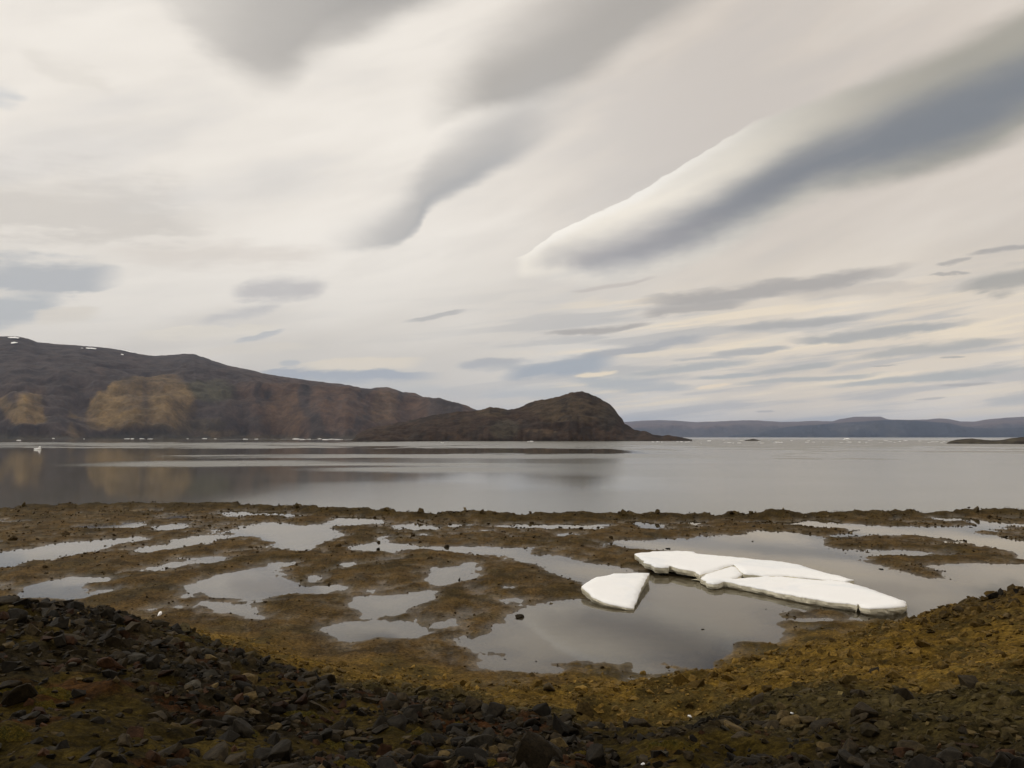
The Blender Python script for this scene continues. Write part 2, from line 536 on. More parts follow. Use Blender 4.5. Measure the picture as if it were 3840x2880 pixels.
def mat_ice(name, col, rough, dirt=0.0):
    m, n, b, q = new_mat(name)
    geo = q.node('ShaderNodeNewGeometry')
    P = geo.outputs['Position']
    n1 = q.noise(P, 1.3, 5, 0.6)
    n2 = q.noise(P, 7.0, 4, 0.6)
    n0 = q.noise(P, 0.35, 5, 0.65, 0.6)
    c_ = q.mix(q.smooth(n0, 0.46, 0.68) * 0.6, (*col, 1), (col[0] * 0.84, col[1] * 0.875, col[2] * 0.92, 1))
    c_ = q.mix(q.smooth(n1, 0.5, 0.75) * 0.25, c_, (col[0] * 0.88, col[1] * 0.88, col[2] * 0.84, 1))
    n5 = q.noise(P, 4.2, 6, 0.8)
    c_ = q.mix(q.smooth(n5, 0.66, 0.74) * 0.35, c_, (0.42, 0.38, 0.28, 1))
    if dirt:
        mp = q.node('ShaderNodeVectorMath', operation='MULTIPLY')
        n.links.new(P, mp.inputs[0]); mp.inputs[1].default_value = (2.0, 2.0, 11.0)
        d = q.noise(mp.outputs[0], 1.4, 5, 0.65)
        c_ = q.mix(q.smooth(d, 0.42, 0.75) * dirt, c_, (0.24, 0.20, 0.11, 1))
    n.links.new(c_, b.inputs['Base Color'])
    b.inputs['Roughness'].default_value = rough
    b.inputs['Specular IOR Level'].default_value = 0.25
    bump = q.node('ShaderNodeBump')
    bump.inputs['Strength'].default_value = 0.35
    bump.inputs['Distance'].default_value = 0.03
    q.put(bump.inputs['Height'], n1 * 0.5 + n2 * 0.5)
    n.links.new(bump.outputs[0], b.inputs['Normal'])
    return m

def soft_box(q, X, Y, x0, x1, y0, y1, sx, sy):
    return q.smooth(X, x0 - sx, x0 + sx) * q.smooth(X, x1 + sx, x1 - sx) * q.smooth(Y, y0 - sy, y0 + sy) * q.smooth(Y, y1 + sy, y1 - sy)

def mat_sea():
    """calm fjord water with wind lanes: the surface is only rougher where the breeze touches it"""
    m, n, b, q = new_mat('sea_water')
    geo = q.node('ShaderNodeNewGeometry')
    sp = q.node('ShaderNodeSeparateXYZ')
    n.links.new(geo.outputs['Position'], sp.inputs[0])
    X0, Y0 = E(q, sp.outputs[0]), E(q, sp.outputs[1])
    wob = q.noise(q.comb(X0 * 0.014, Y0 * 0.012, 0.0), 1.0, 5, 0.6) - 0.5
    wob2 = q.noise(q.comb(X0 * 0.03, Y0 * 0.012, 5.0), 1.0, 4, 0.6) - 0.5
    # open water: rough far out and on the right, smooth in the lee on the left
    lee = q.smooth(X0 + wob2 * 40.0 + Y0 * 0.03, -4.0, -40.0)
    r = q.math('MULTIPLY_ADD', lee, -0.8, 0.8)
    def lane(x0, x1, y0, y1, sx, sy, val, amt=1.0):
        nonlocal r
        mk = soft_box(q, X0 + wob * sx * 1.2, Y0 + wob * (y1 - y0) * 1.0, x0, x1, y0, y1, sx, sy) * amt
        r = r + (val - r) * mk
    # (metres) x from, x to, y from, y to, softness x, softness y, roughness 0 calm .. 1 ruffled
    lane(-900, 900, 520, 2600, 60, 45, 1.6)
    lane(-2200, -150, 1000, 2300, 60, 100, 0.15)
    lane(-2600, -900, 2300, 5000, 80, 200, 0.3)
    lane(-420, 62, 335, 500, 9, 10, 0.0)
    lane(-90, 40, 268, 330, 60, 8, 1.5)
    lane(-104, -52, 196, 240, 22, 14, 1.9)
    lane(-70, -5, 200, 222, 20, 9, 1.8)
    lane(-40, 0, 165, 184, 18, 7, 1.6)
    lane(-45, 40, 214, 262, 40, 8, 0.5)
    lane(-55, 4, 122, 160, 14, 8, 0.15)
    lane(-5, 20, 110, 150, 8, 10, 0.35)
    n3 = q.noise(q.comb(X0 * 0.02, Y0 * 0.06, 2.0), 1.0, 5, 0.6)
    r = r + (n3 - 0.5) * 0.25
    b.inputs['Base Color'].default_value = (0.078, 0.071, 0.046, 1)
    b.inputs['IOR'].default_value = 1.33
    b.inputs['Specular IOR Level'].default_value = 0.5
    q.put(b.inputs['Roughness'], q.smooth(r, 0.0, 2.0, 0.05, 0.31, linear=True))
    return m

def mat_pool():
    """shallow still water: mirror by Fresnel, the muddy bed through it"""
    m = bpy.data.materials.new('pool_water')
    m.use_nodes = True
    n = m.node_tree
    for x in list(n.nodes):
        n.nodes.remove(x)
    q = G(n)
    o = q.node('ShaderNodeOutputMaterial')
    mx = q.node('ShaderNodeMixShader')
    fr = q.node('ShaderNodeFresnel'); fr.inputs['IOR'].default_value = 1.33
    gl = q.node('ShaderNodeBsdfGlossy')
    gl.inputs['Roughness'].default_value = 0.03
    gl.inputs['Color'].default_value = (1, 1, 1, 1)
    tr = q.node('ShaderNodeBsdfTransparent'); tr.inputs['Color'].default_value = (0.74, 0.70, 0.58, 1)
    df = q.node('ShaderNodeBsdfDiffuse'); df.inputs['Color'].default_value = (0.115, 0.094, 0.056, 1)
    mb = q.node('ShaderNodeMixShader'); da = q.node('ShaderNodeAttribute', attribute_name='depth')
    q.put(mb.inputs[0], q.smooth(E(q, da.outputs['Fac']), 0.0, 0.22, 0.05, 0.62))
    n.links.new(tr.outputs[0], mb.inputs[1]); n.links.new(df.outputs[0], mb.inputs[2])
    geo = q.node('ShaderNodeNewGeometry')
    rp = q.noise(geo.outputs['Position'], 1.6, 3, 0.5)
    bump = q.node('ShaderNodeBump')
    bump.inputs['Strength'].default_value = 0.04
    bump.inputs['Distance'].default_value = 0.02
    q.put(bump.inputs['Height'], rp)
    n.links.new(bump.outputs[0], gl.inputs['Normal'])
    n.links.new(fr.outputs[0], mx.inputs[0])
    n.links.new(mb.outputs[0], mx.inputs[1])
    n.links.new(gl.outputs[0], mx.inputs[2])
    n.links.new(mx.outputs[0], o.inputs['Surface'])
    return m

def mat_moss():
    m, n, b, q = new_mat('moss')
    geo = q.node('ShaderNodeNewGeometry')
    n1 = q.noise(geo.outputs['Position'], 9.0, 4, 0.6)
    n2 = q.noise(geo.outputs['Position'], 60.0, 3, 0.7)
    c_ = q.mix(q.smooth(n1, 0.35, 0.65), (0.085, 0.058, 0.008, 1), (0.045, 0.040, 0.008, 1))
    c_ = q.mix(q.smooth(n2, 0.5, 0.75) * 0.7, c_, (0.19, 0.125, 0.014, 1))
    c_ = q.mix(q.smooth(n2, 0.45, 0.3) * 0.7, c_, (0.018, 0.016, 0.005, 1))
    n.links.new(c_, b.inputs['Base Color'])
    b.inputs['Roughness'].default_value = 0.95
    b.inputs['Specular IOR Level'].default_value = 0.1
    bump = q.node('ShaderNodeBump')
    bump.inputs['Strength'].default_value = 1.0
    bump.inputs['Distance'].default_value = 0.03
    q.put(bump.inputs['Height'], n2)
    n.links.new(bump.outputs[0], b.inputs['Normal'])
    return m

M_GROUND = mat_ground()
M_SEA, M_POOL, M_MOSS = mat_sea(), mat_pool(), mat_moss()
M_HILL = mat_hill(0.012, 11.0, 0.7)
M_ISLE = mat_hill(0.055, 2.5, 0.9)
M_FAR = mat_hill(0.0026, 50.0, 0.4)
M_ICE = mat_ice('ice_top', (0.95, 0.945, 0.93), 0.55)
M_ICE_SIDE = mat_ice('ice_side', (0.72, 0.67, 0.52), 0.5, 0.5)
M_RUBBLE = mat_rubble()
PALETTE = {
    'charcoal': (0.0115, 0.0092, 0.0060), 'brown': (0.024, 0.0175, 0.0090), 'rust-brown': (0.027, 0.0130, 0.0060),
    'grey': (0.030, 0.0265, 0.0200), 'tan': (0.065, 0.045, 0.018),
}
M_ROCK = {k: mat_rock('rock_' + k.replace('-', '_'), v) for k, v in PALETTE.items()}

# ------------------------------------------------------------------ survey of the tidal flat
ZP = 0.10                                             # water level of the pools left by the tide
toe_px = [(-2600, 60), (-1200, 46), (0, 36), (300, 34), (600, 31), (1000, 27), (1300, 24.3), (1900, 23), (2300, 23), (2700, 26), (3000, 29), (3400, 33.5), (3840, 43), (5000, 58), (6500, 75)]
TOE_A = np.array([math.atan((x - CX) / FPX) for x, _ in toe_px]); TOE_R = np.array([t for _, t in toe_px])
sh_px = R4([(-900, 100), (0, 100), (200, 86), (480, 82), (600, 68), (1000, 68), (1300, 73), (1500, 68), (1700, 78), (1900, 78)]) + \
    R5([(0, 97), (300, 102), (440, 106), (520, 124), (700, 126), (1150, 126), (1300, 142), (1600, 138), (1900, 132)]) + \
    R6([(0, 105), (500, 104), (1000, 98), (1500, 96), (1560, 87), (1800, 92), (1950, 86), (2212, 82), (3200, 80)])
_sh = np.array([on_level(x, y, 0.4) for x, y in sh_px])
SH_A, SH_R = np.arctan2(_sh[:, 0], _sh[:, 1]), np.hypot(_sh[:, 0], _sh[:, 1])

ZONE_A = np.array([math.atan((x - CX) / FPX) for x in (-1500, 0, 700, 1300, 1900, 2600, 3200, 3840, 5000)])
GOLD_R = np.array([26, 24.5, 24, 21, 18.6, 17.5, 16.0, 14.5, 14])
DARK_R = np.array([24, 21.5, 19.5, 17, 14.6, 13.2, 11.2, 10.0, 9.5])
def zones(x, y):
    """0..1 weights: past the ochre tide line (olive grit), and in the dark rubble"""
    r = np.hypot(x, y); a = np.arctan2(x, y)
    n = fbm(x * 0.45, y * 0.45, 171, 4) * 2.6
    return sstep(r + n, np.interp(a, ZONE_A, GOLD_R) + 1.5, np.interp(a, ZONE_A, GOLD_R) - 1.5), sstep(r + n, np.interp(a, ZONE_A, DARK_R) + 1.3, np.interp(a, ZONE_A, DARK_R) - 1.3)

POOLS = [
    R4([(-160, 400), (0, 395), (100, 375), (250, 350), (450, 318), (600, 308), (800, 290), (930, 290), (900, 310), (750, 340), (600, 370), (480, 395), (330, 425), (200, 445), (120, 470), (0, 480), (-160, 490)]),
    R4([(860, 372), (960, 340), (1080, 330), (1150, 295), (1300, 278), (1480, 262), (1550, 225), (1650, 195), (1760, 185), (1850, 195), (1950, 205), (2060, 200)]) +
    R5([(20, 185), (90, 158), (200, 150), (350, 160), (470, 178), (450, 200), (300, 203), (150, 208), (70, 232), (160, 270), (140, 295), (60, 320), (0, 335)]) +
    R4([(2040, 340), (1970, 375), (1880, 365), (1790, 345), (1780, 310), (1740, 290), (1650, 270), (1450, 290), (1350, 315), (1250, 335), (1150, 360), (1000, 378), (900, 380)]),
    R4([(1000, 235), (1050, 205), (1130, 190), (1270, 178), (1250, 200), (1150, 230), (1060, 245)]),
    R4([(480, 222), (620, 214), (750, 203), (900, 176), (970, 180), (950, 205), (850, 217), (700, 228)]),
    R4([(1470, 120), (1560, 108), (1700, 128), (1850, 113), (1900, 133), (2030, 146), (1900, 152), (1780, 147), (1600, 142), (1490, 142)]),
    R4([(850, 502), (960, 480), (1080, 453), (1200, 438), (1350, 433), (1330, 452), (1200, 467), (1050, 482), (930, 507)]),
    R4([(190, 605), (300, 580), (420, 550), (560, 545), (700, 555), (650, 575), (550, 590), (480, 620), (500, 640), (620, 650), (600, 680), (450, 690), (300, 680), (200, 650)]),
    R4([(-60, 585), (0, 588), (32, 600), (20, 620), (-60, 620)]),
    R4([(1245, 600), (1280, 570), (1400, 530), (1560, 510), (1680, 478), (1760, 445), (1900, 440), (1925, 455), (1870, 480), (1820, 510), (1820, 540), (1890, 580), (1900, 610), (2080, 600)]) +
    R5([(120, 592), (180, 602), (160, 622), (0, 645)]) + R4([(1900, 640), (1760, 660), (1740, 690), (1680, 705), (1530, 690), (1400, 675), (1300, 655), (1250, 630)]),
    R4([(1330, 705), (1450, 705), (1550, 730), (1680, 745), (1740, 780), (1700, 810), (1550, 790), (1400, 770), (1350, 750)]),
    R4([(1140, 668), (1230, 655), (1250, 668), (1170, 682)]),
    R5([(650, 520), (720, 480), (830, 470), (960, 455), (1020, 470), (1010, 500), (960, 530), (940, 560), (860, 590), (760, 600), (670, 580)]),
    R5([(215, 710), (260, 675), (400, 680), (560, 660), (680, 630), (740, 635), (720, 680), (640, 710), (540, 760), (430, 790), (330, 820), (270, 810), (230, 760)]),
    R5([(30, 880), (150, 840), (290, 830), (420, 815), (520, 850), (640, 890), (700, 900), (620, 940), (450, 930), (330, 950), (200, 975), (100, 965), (40, 930)]),
    R5([(200, 345), (300, 330), (370, 320), (385, 258), (432, 262), (420, 315), (520, 330), (640, 345), (760, 345), (880, 350), (1000, 345), (1200, 350), (1350, 355), (1400, 395), (1600, 415), (1750, 450), (1900, 475), (2060, 508), (2140, 560),
        (2000, 700), (1800, 640), (1700, 570), (1560, 532), (1480, 492), (1400, 472), (1260, 452), (1200, 432), (1150, 402), (1000, 387), (800, 372), (700, 362), (560, 372), (400, 377), (250, 372)]),
    # the large pool that holds the ice
    R5([(1700, 690), (1650, 690), (1500, 700), (1440, 715), (1340, 735), (1230, 780), (1220, 830), (1250, 855), (1150, 890), (1050, 930), (940, 990), (1000, 1012), (1150, 1022), (1190, 1050), (1060, 1100), (1050, 1140), (1200, 1152), (1400, 1172), (1550, 1165),
        (1600, 1148), (1500, 1108), (1620, 1080), (1700, 1070), (1840, 1102), (2000, 1112)]) +
    R6([(200, 852), (290, 862), (330, 842), (430, 855), (530, 880), (640, 877), (700, 832), (780, 812), (800, 760), (870, 745), (980, 745), (1000, 705), (1080, 690), (1150, 690), (1170, 670), (1000, 672), (1000, 650), (1250, 645), (1340, 638), (1500, 645), (1690, 640),
        (1760, 640), (1900, 640), (2212, 640), (2800, 560), (3200, 420), (3200, 150), (2700, 160), (2300, 160), (2100, 148), (2000, 130), (1850, 113), (1760, 106), (1680, 113), (1750, 130), (1900, 140), (1940, 160), (1850, 166), (1700, 170), (1500, 165), (1300, 148), (1260, 140), (1200, 125), (1080, 130), (1060, 148),
        (1000, 145), (920, 148), (1130, 166), (1250, 172), (1320, 182), (1330, 197), (1310, 210), (1200, 212), (1140, 208), (1000, 193), (880, 190), (800, 198), (700, 213), (450, 233), (200, 240), (60, 250), (150, 268), (330, 287), (420, 296), (450, 350), (420, 408), (330, 402), (200, 402), (240, 560)]),
    R6([(185, 133), (260, 135), (340, 150), (382, 178), (300, 183), (240, 165)]),
    R6([(470, 150), (530, 131), (610, 150), (540, 154)]), R6([(660, 123), (762, 128), (700, 133)]),
    R5([(490, 205), (620, 200), (790, 215), (760, 235), (600, 242), (520, 225)]), R5([(800, 220), (850, 195), (970, 200), (900, 225)]),
    R5([(1210, 222), (1270, 190), (1400, 195), (1545, 210), (1530, 226), (1300, 229)]), R5([(1560, 215), (1600, 195), (1700, 200), (1810, 215), (1780, 236), (1620, 229)]),
    R5([(1510, 257), (1700, 250), (1650, 272), (1530, 276)]), R5([(670, 155), (742, 151), (730, 164)]), R5([(150, 457), (190, 445), (237, 460), (220, 476), (160, 473)]),
    R6([(330, 955), (400, 940), (440, 955), (420, 975), (345, 975)]), R6([(230, 880), (330, 872), (400, 890), (330, 905), (250, 900)]),
]
BARS = [   # mud banks standing inside the large pool
    R6([(1170, 225), (1300, 213), (1600, 213), (1800, 228), (1980, 253), (2060, 278), (2160, 295), (2130, 310), (2212, 343), (2400, 350), (2400, 362), (2000, 360), (1770, 358), (1730, 372), (1840, 432), (1700, 420), (1500, 377), (1430, 350), (1380, 325), (1450, 317), (1600, 313), (1800, 317), (1812, 305), (1700, 288), (1550, 283), (1400, 295), (1250, 292), (1180, 265)]),
    R6([(1955, 195), (2050, 185), (2150, 173), (2212, 165), (2500, 175), (2500, 250), (2212, 236), (2100, 222)]),
    R6([(950, 600), (1000, 588), (1150, 590), (1280, 598), (1345, 620), (1340, 632), (1200, 632), (1060, 634), (1000, 630)]),
    R6([(1200, 655), (1340, 648), (1530, 650), (1620, 648), (1700, 660), (1500, 668), (1230, 668)]),
]
def to_world(poly, z=ZP):
    return np.array([on_level(x, y, z) for x, y in poly])

def poly_sd(x, y, poly):
    """signed distance, negative inside"""
    best = np.full(x.shape, 1e9)
    ins = np.zeros(x.shape, bool)
    n = len(poly)
    for i in range(n):
        ax, ay = poly[i]; bx, by = poly[(i + 1) % n]
        ex, ey = bx - ax, by - ay
        L = ex * ex + ey * ey + 1e-12
        t = np.clip(((x - ax) * ex + (y - ay) * ey) / L, 0, 1)
        d = (x - ax - t * ex) ** 2 + (y - ay - t * ey) ** 2
        np.minimum(best, d, out=best)
        cr = ((ay > y) != (by > y))
        if abs(ey) > 1e-9:
            ins ^= cr & (x < ex * (y - ay) / ey + ax)
    d = np.sqrt(best)
    return np.where(ins, -d, d)

POOLS_W = [to_world(p) for p in POOLS]
BARS_W = [to_world(p) for p in BARS]

def pool_sd(x, y):
    sd = np.full(x.shape, 9.0)
    for P in POOLS_W:
        lo, hi = P.min(0) - 7, P.max(0) + 7
        m = (x > lo[0]) & (x < hi[0]) & (y > lo[1]) & (y < hi[1])
        if m.any():
            sd[m] = np.minimum(sd[m], poly_sd(x[m], y[m], P))
    for P in BARS_W:
        lo, hi = P.min(0) - 4, P.max(0) + 4
        m = (x > lo[0]) & (x < hi[0]) & (y > lo[1]) & (y < hi[1])
        if m.any():
            sd[m] = np.maximum(sd[m], -poly_sd(x[m], y[m], P))
    return sd

def seg_bump(x, y, x0, y0, x1, y1, rad):
    ex, ey = x1 - x0, y1 - y0
    t = np.clip(((x - x0) * ex + (y - y0) * ey) / (ex * ex + ey * ey), 0, 1)
    d2 = (x - x0 - t * ex) ** 2 + (y - y0 - t * ey) ** 2
    return np.exp(-d2 / (rad * rad))

def pol(sx, r):
    a = math.atan((sx - CX) / FPX)
    return r * math.sin(a), r * math.cos(a)

def survey(x, y):
    """height of the shore at any place, with what lies there"""
    r = np.hypot(x, y)
    a = np.arctan2(x, y)
    toe = np.interp(a, TOE_A, TOE_R) + fbm(x * 0.12, y * 0.12, 3, 3) * 3.0
    shore = np.interp(a, SH_A, SH_R)
    u = (toe - r) / toe
    uc = np.clip(u, 0, 1)
    bank = 5.05 * uc ** 1.16
    bank = bank + np.where(u > 1, 0, 0)
    # berms: left shoulder, stony ridge in front of it, mound on the right
    lx0, ly0 = pol(-900, 22); lx1, ly1 = pol(60, 19)
    b1 = seg_bump(x, y, lx0, ly0, lx1, ly1, 4.6)
    mx0, my0 = pol(-200, 15.5); mx1, my1 = pol(950, 15.5); mx2, my2 = pol(1350, 13.8)
    b2 = np.maximum(seg_bump(x, y, mx0, my0, mx1, my1, 2.6), seg_bump(x, y, mx1, my1, mx2, my2, 2.2))
    rx0, ry0 = pol(3960, 27); rx1, ry1 = pol(5200, 30)
    b3 = seg_bump(x, y, rx0, ry0, rx1, ry1, 4.6)
    inb = sstep(u, 0.0, 0.18)
    bank = bank + inb * (1.25 * b1 + 0.30 * b2 + 0.95 * b3)
    bank = bank + inb * (fbm(x * 0.35, y * 0.35, 21, 4) * 0.34 + fbm(x * 2.1, y * 2.1, 31, 3) * 0.10)
    # flat
    z = np.zeros_like(x)
    flat = (u < 0.12)
    sd = np.full(x.shape, 9.0)
    if flat.any():
        sd[flat] = pool_sd(x[flat], y[flat])
    rr = np.clip(r / 40, 0.7, 1.6)
    q0 = shore - r
    sdn = sd + fbm(x * 0.55, y * 0.4, 41, 4) * 0.75 * rr + fbm(x * 2.4, y * 1.6, 51, 4) * 0.42 * rr
    sdn = np.minimum(sdn, (0.46 - fbm(x * 0.42, y * 0.30, 47, 4)) * 2.6 + np.where((q0 < 4) | (u > -0.08), 3.0, 0.0))
    up_ = 0.30 * (1 - np.exp(-np.maximum(sdn, 0) / 2.2))
    dn_ = -0.32 * (1 - np.exp(-np.maximum(-sdn, 0) / 1.6))
    z = ZP + up_ + dn_ + fbm(x * 1.1, y * 0.8, 61, 5) * 0.13 * np.clip(sdn * 0.8 + 0.45, 0.10, 1) + fbm(x * 6, y * 4, 71, 3) * 0.05 * np.clip(sdn + 0.4, 0.1, 1)
    # foreshore rim and the drop into the fjord
    q = shore + fbm(x * 0.25, y * 0.1, 81, 3) * 1.2 - r
    rim = np.exp(-((q - 0.7) / 1.7) ** 2)
    z = z + rim * (0.30 + fbm(x * 0.9, y * 0.6, 91, 3) * 0.28)
    z = np.where(q < 0, z * np.exp(np.minimum(q, 0) / 1.2) - 0.22 * np.minimum(-q, 12) , z)
    z = z + bank
    return z, u, sdn, q, np.maximum(b1 * 1.0, b2) * inb, b3 * inb

# ------------------------------------------------------------------ ground sheet
core = np.linspace(-37.5, 37.5, 880)
side = np.linspace(0, 1, 56)[1:] ** 1.6
ang = np.radians(np.concatenate([(-37.5 - side * 142.5)[::-1], core, 37.5 + side * 142.5]))
tt = np.linspace(2.2 ** -0.5, 96.0 ** -0.5, 600)
rad = np.concatenate([[0.3, 0.9, 1.5], tt ** -2.0, [110, 140, 200, 320, 600]])
AA, RR = np.meshgrid(ang, rad)
GX, GY = RR * np.sin(AA), RR * np.cos(AA)
nr, nc = AA.shape
gz, gu, gsd, gq, gb, gb3 = (v.reshape(nr, nc) for v in survey(GX.ravel(), GY.ravel()))
behind = sstep(np.abs(AA), math.radians(62), math.radians(95))
gz = gz * (1 - behind) + np.maximum(gz, 5.2 + RR * 0.01) * behind
idx = np.arange(nr * nc).reshape(nr, nc)
faces = np.stack([idx[:-1, :-1], idx[:-1, 1:], idx[1:, 1:], idx[1:, :-1]], -1).reshape(-1, 4)
ground = mesh_obj('ground', np.stack([GX, GY, gz], -1).reshape(-1, 3), faces, M_GROUND, smooth=True, kind='structure')
tag(ground, 'brown muddy tidal flat rising to a dark stony bank')
# ground cover colours: mud, weed-covered gravel at the tide line, olive grit, dark rubble, moss
def cover(x, y, u, sd, q, b, b3):
    n1 = fbm(x * 0.3, y * 0.3, 101, 4); n2 = fbm(x * 1.1, y * 0.8, 111, 4)
    mud = np.array([0.074, 0.045, 0.0145]); silt = np.array([0.100, 0.077, 0.047]); weed = np.array([0.042, 0.027, 0.006])
    gold = np.array([0.108, 0.065, 0.012]); olive = np.array([0.036, 0.027, 0.009]); dark = np.array([0.017, 0.0125, 0.0055])
    rust = np.array([0.032, 0.012, 0.004]); mossc = np.array([0.034, 0.0235, 0.0045])
    def mixc(c_, k, d):
        return c_ * (1 - k[:, None]) + d * k[:, None]
    c_ = np.repeat(mud[None], len(x), 0)
    c_ = mixc(c_, sstep(n2 + fbm(x * 3.1, y * 1.6, 151, 3) * 0.5, 0.02, 0.4) * 0.75, silt)
    c_ = mixc(c_, sstep(sd + n2 * 0.8, 0.7, 0.0) * 0.55, silt)
    c_ = mixc(c_, sstep(n1 + n2 * 0.7, 0.05, 0.4) * 0.7, weed)
    c_ = mixc(c_, sstep(fbm(x * 2.2, y * 1.2, 121, 4), 0.1, 0.4) * 0.4, weed)
    c_ = mixc(c_, sstep(q + n2 * 2.5, 5.0, 1.5) * 0.85, weed * 0.85)
    un = u + n1 * 0.16 + n2 * 0.05
    c_ = mixc(c_, sstep(un, -0.12, 0.06), gold)
    c_ = mixc(c_, sstep(un, -0.12, 0.06) * sstep(n2 + n1 * 0.5, -0.05, 0.3) * 0.75, olive * 1.2)
    zo, zd = zones(x, y)
    c_ = mixc(c_, zo * sstep(u, 0.02, 0.08), olive)
    c_ = mixc(c_, zd, dark)
    c_ = mixc(c_, sstep(b3 + n2 * 0.3, 0.30, 0.8) * 0.7, np.array([0.040, 0.026, 0.009]))
    c_ = mixc(c_, sstep(fbm(x * 0.7, y * 0.7, 131, 4), 0.02, 0.28) * zd * 0.9, mossc)
    c_ = mixc(c_, sstep(fbm(x * 0.9, y * 0.9, 141, 4), 0.22, 0.4) * zd * 0.7, rust)
    return c_
cv = cover(GX.ravel(), GY.ravel(), gu.ravel(), gsd.ravel(), gq.ravel(), gb.ravel(), gb3.ravel())
attr_color(ground.data, 'cover', cv)
wet = np.where(gu > 0.05, 0.0, np.clip(1.1 - (gz - ZP) / 0.07, 0, 1)) * 0.8 + np.where(gu > 0.05, 0.0, 0.10)
attr_float(ground.data, 'wet', wet.ravel())

# ------------------------------------------------------------------ tide pools: one water sheet for each hollow
under = (gz < ZP - 0.004) & (gq > 1.5) & (gu < 0.10) & (np.abs(AA) < math.radians(60))
cell = under[:-1, :-1] | under[1:, :-1] | under[:-1, 1:] | under[1:, 1:]
lab = np.zeros(cell.shape, np.int32)
H_, W_ = cell.shape
ncomp = 0; comps = []
for si, sj in zip(*np.nonzero(cell)):
    if lab[si, sj]:
        continue
    ncomp += 1
    st = [(si, sj)]; lab[si, sj] = ncomp; cells = []
    while st:
        i, j = st.pop(); cells.append((i, j))
        for di, dj in ((1, 0), (-1, 0), (0, 1), (0, -1)):
            a_, b_ = i + di, j + dj
            if 0 <= a_ < H_ and 0 <= b_ < W_ and cell[a_, b_] and not lab[a_, b_]:
                lab[a_, b_] = ncomp; st.append((a_, b_))
    comps.append(cells)
comps = [c_ for c_ in comps if len(c_) > 14]
taken = np.zeros(cell.shape, bool)
for c_ in comps:
    for i, j in c_:
        taken[i, j] = True
comps.sort(key=len, reverse=True)
pool_info = []
for k, c_ in enumerate(comps):
    ring = set(c_)
    for i, j in c_:
        for di in (-1, 0, 1):
            for dj in (-1, 0, 1):
                a_, b_ = i + di, j + dj
                if 0 <= a_ < H_ and 0 <= b_ < W_ and not taken[a_, b_]:
                    taken[a_, b_] = True; ring.add((a_, b_))
    ring = np.array(sorted(ring))
    f = np.stack([idx[ring[:, 0], ring[:, 1]], idx[ring[:, 0], ring[:, 1] + 1], idx[ring[:, 0] + 1, ring[:, 1] + 1], idx[ring[:, 0] + 1, ring[:, 1]]], -1)
    vs, inv = np.unique(f.ravel(), return_inverse=True)
    v = np.stack([GX.ravel()[vs], GY.ravel()[vs], np.full(len(vs), ZP)], -1)
    o = mesh_obj('tide_pool_water', v, inv.reshape(-1, 4), M_POOL, smooth=False, kind='structure')
    attr_float(o.data, 'depth', ZP - gz.ravel()[vs])
    o['label'] = 'wide grey tide pool holding the ice floes' if k == 0 else 'still grey tide pool lying in the brown mud flat'

# ------------------------------------------------------------------ sea
sa = np.radians(np.linspace(-86, 86, 240))
sr0 = np.interp(sa, SH_A, SH_R) - 0.6
rings = [sr0, sr0 + 20, sr0 + 150, np.full_like(sa, 1500.0), np.full_like(sa, 9000.0), np.full_like(sa, 45000.0)]
V = np.concatenate([np.stack([r_ * np.sin(sa), r_ * np.cos(sa), np.zeros_like(sa)], -1) for r_ in rings])
ii = np.arange(len(V)).reshape(len(rings), len(sa))
F = np.stack([ii[:-1, :-1], ii[:-1, 1:], ii[1:, 1:], ii[1:, :-1]], -1).reshape(-1, 4)
sea = mesh_obj('sea', V, F, M_SEA, kind='structure')
tag(sea, 'calm grey fjord water reflecting the hills')

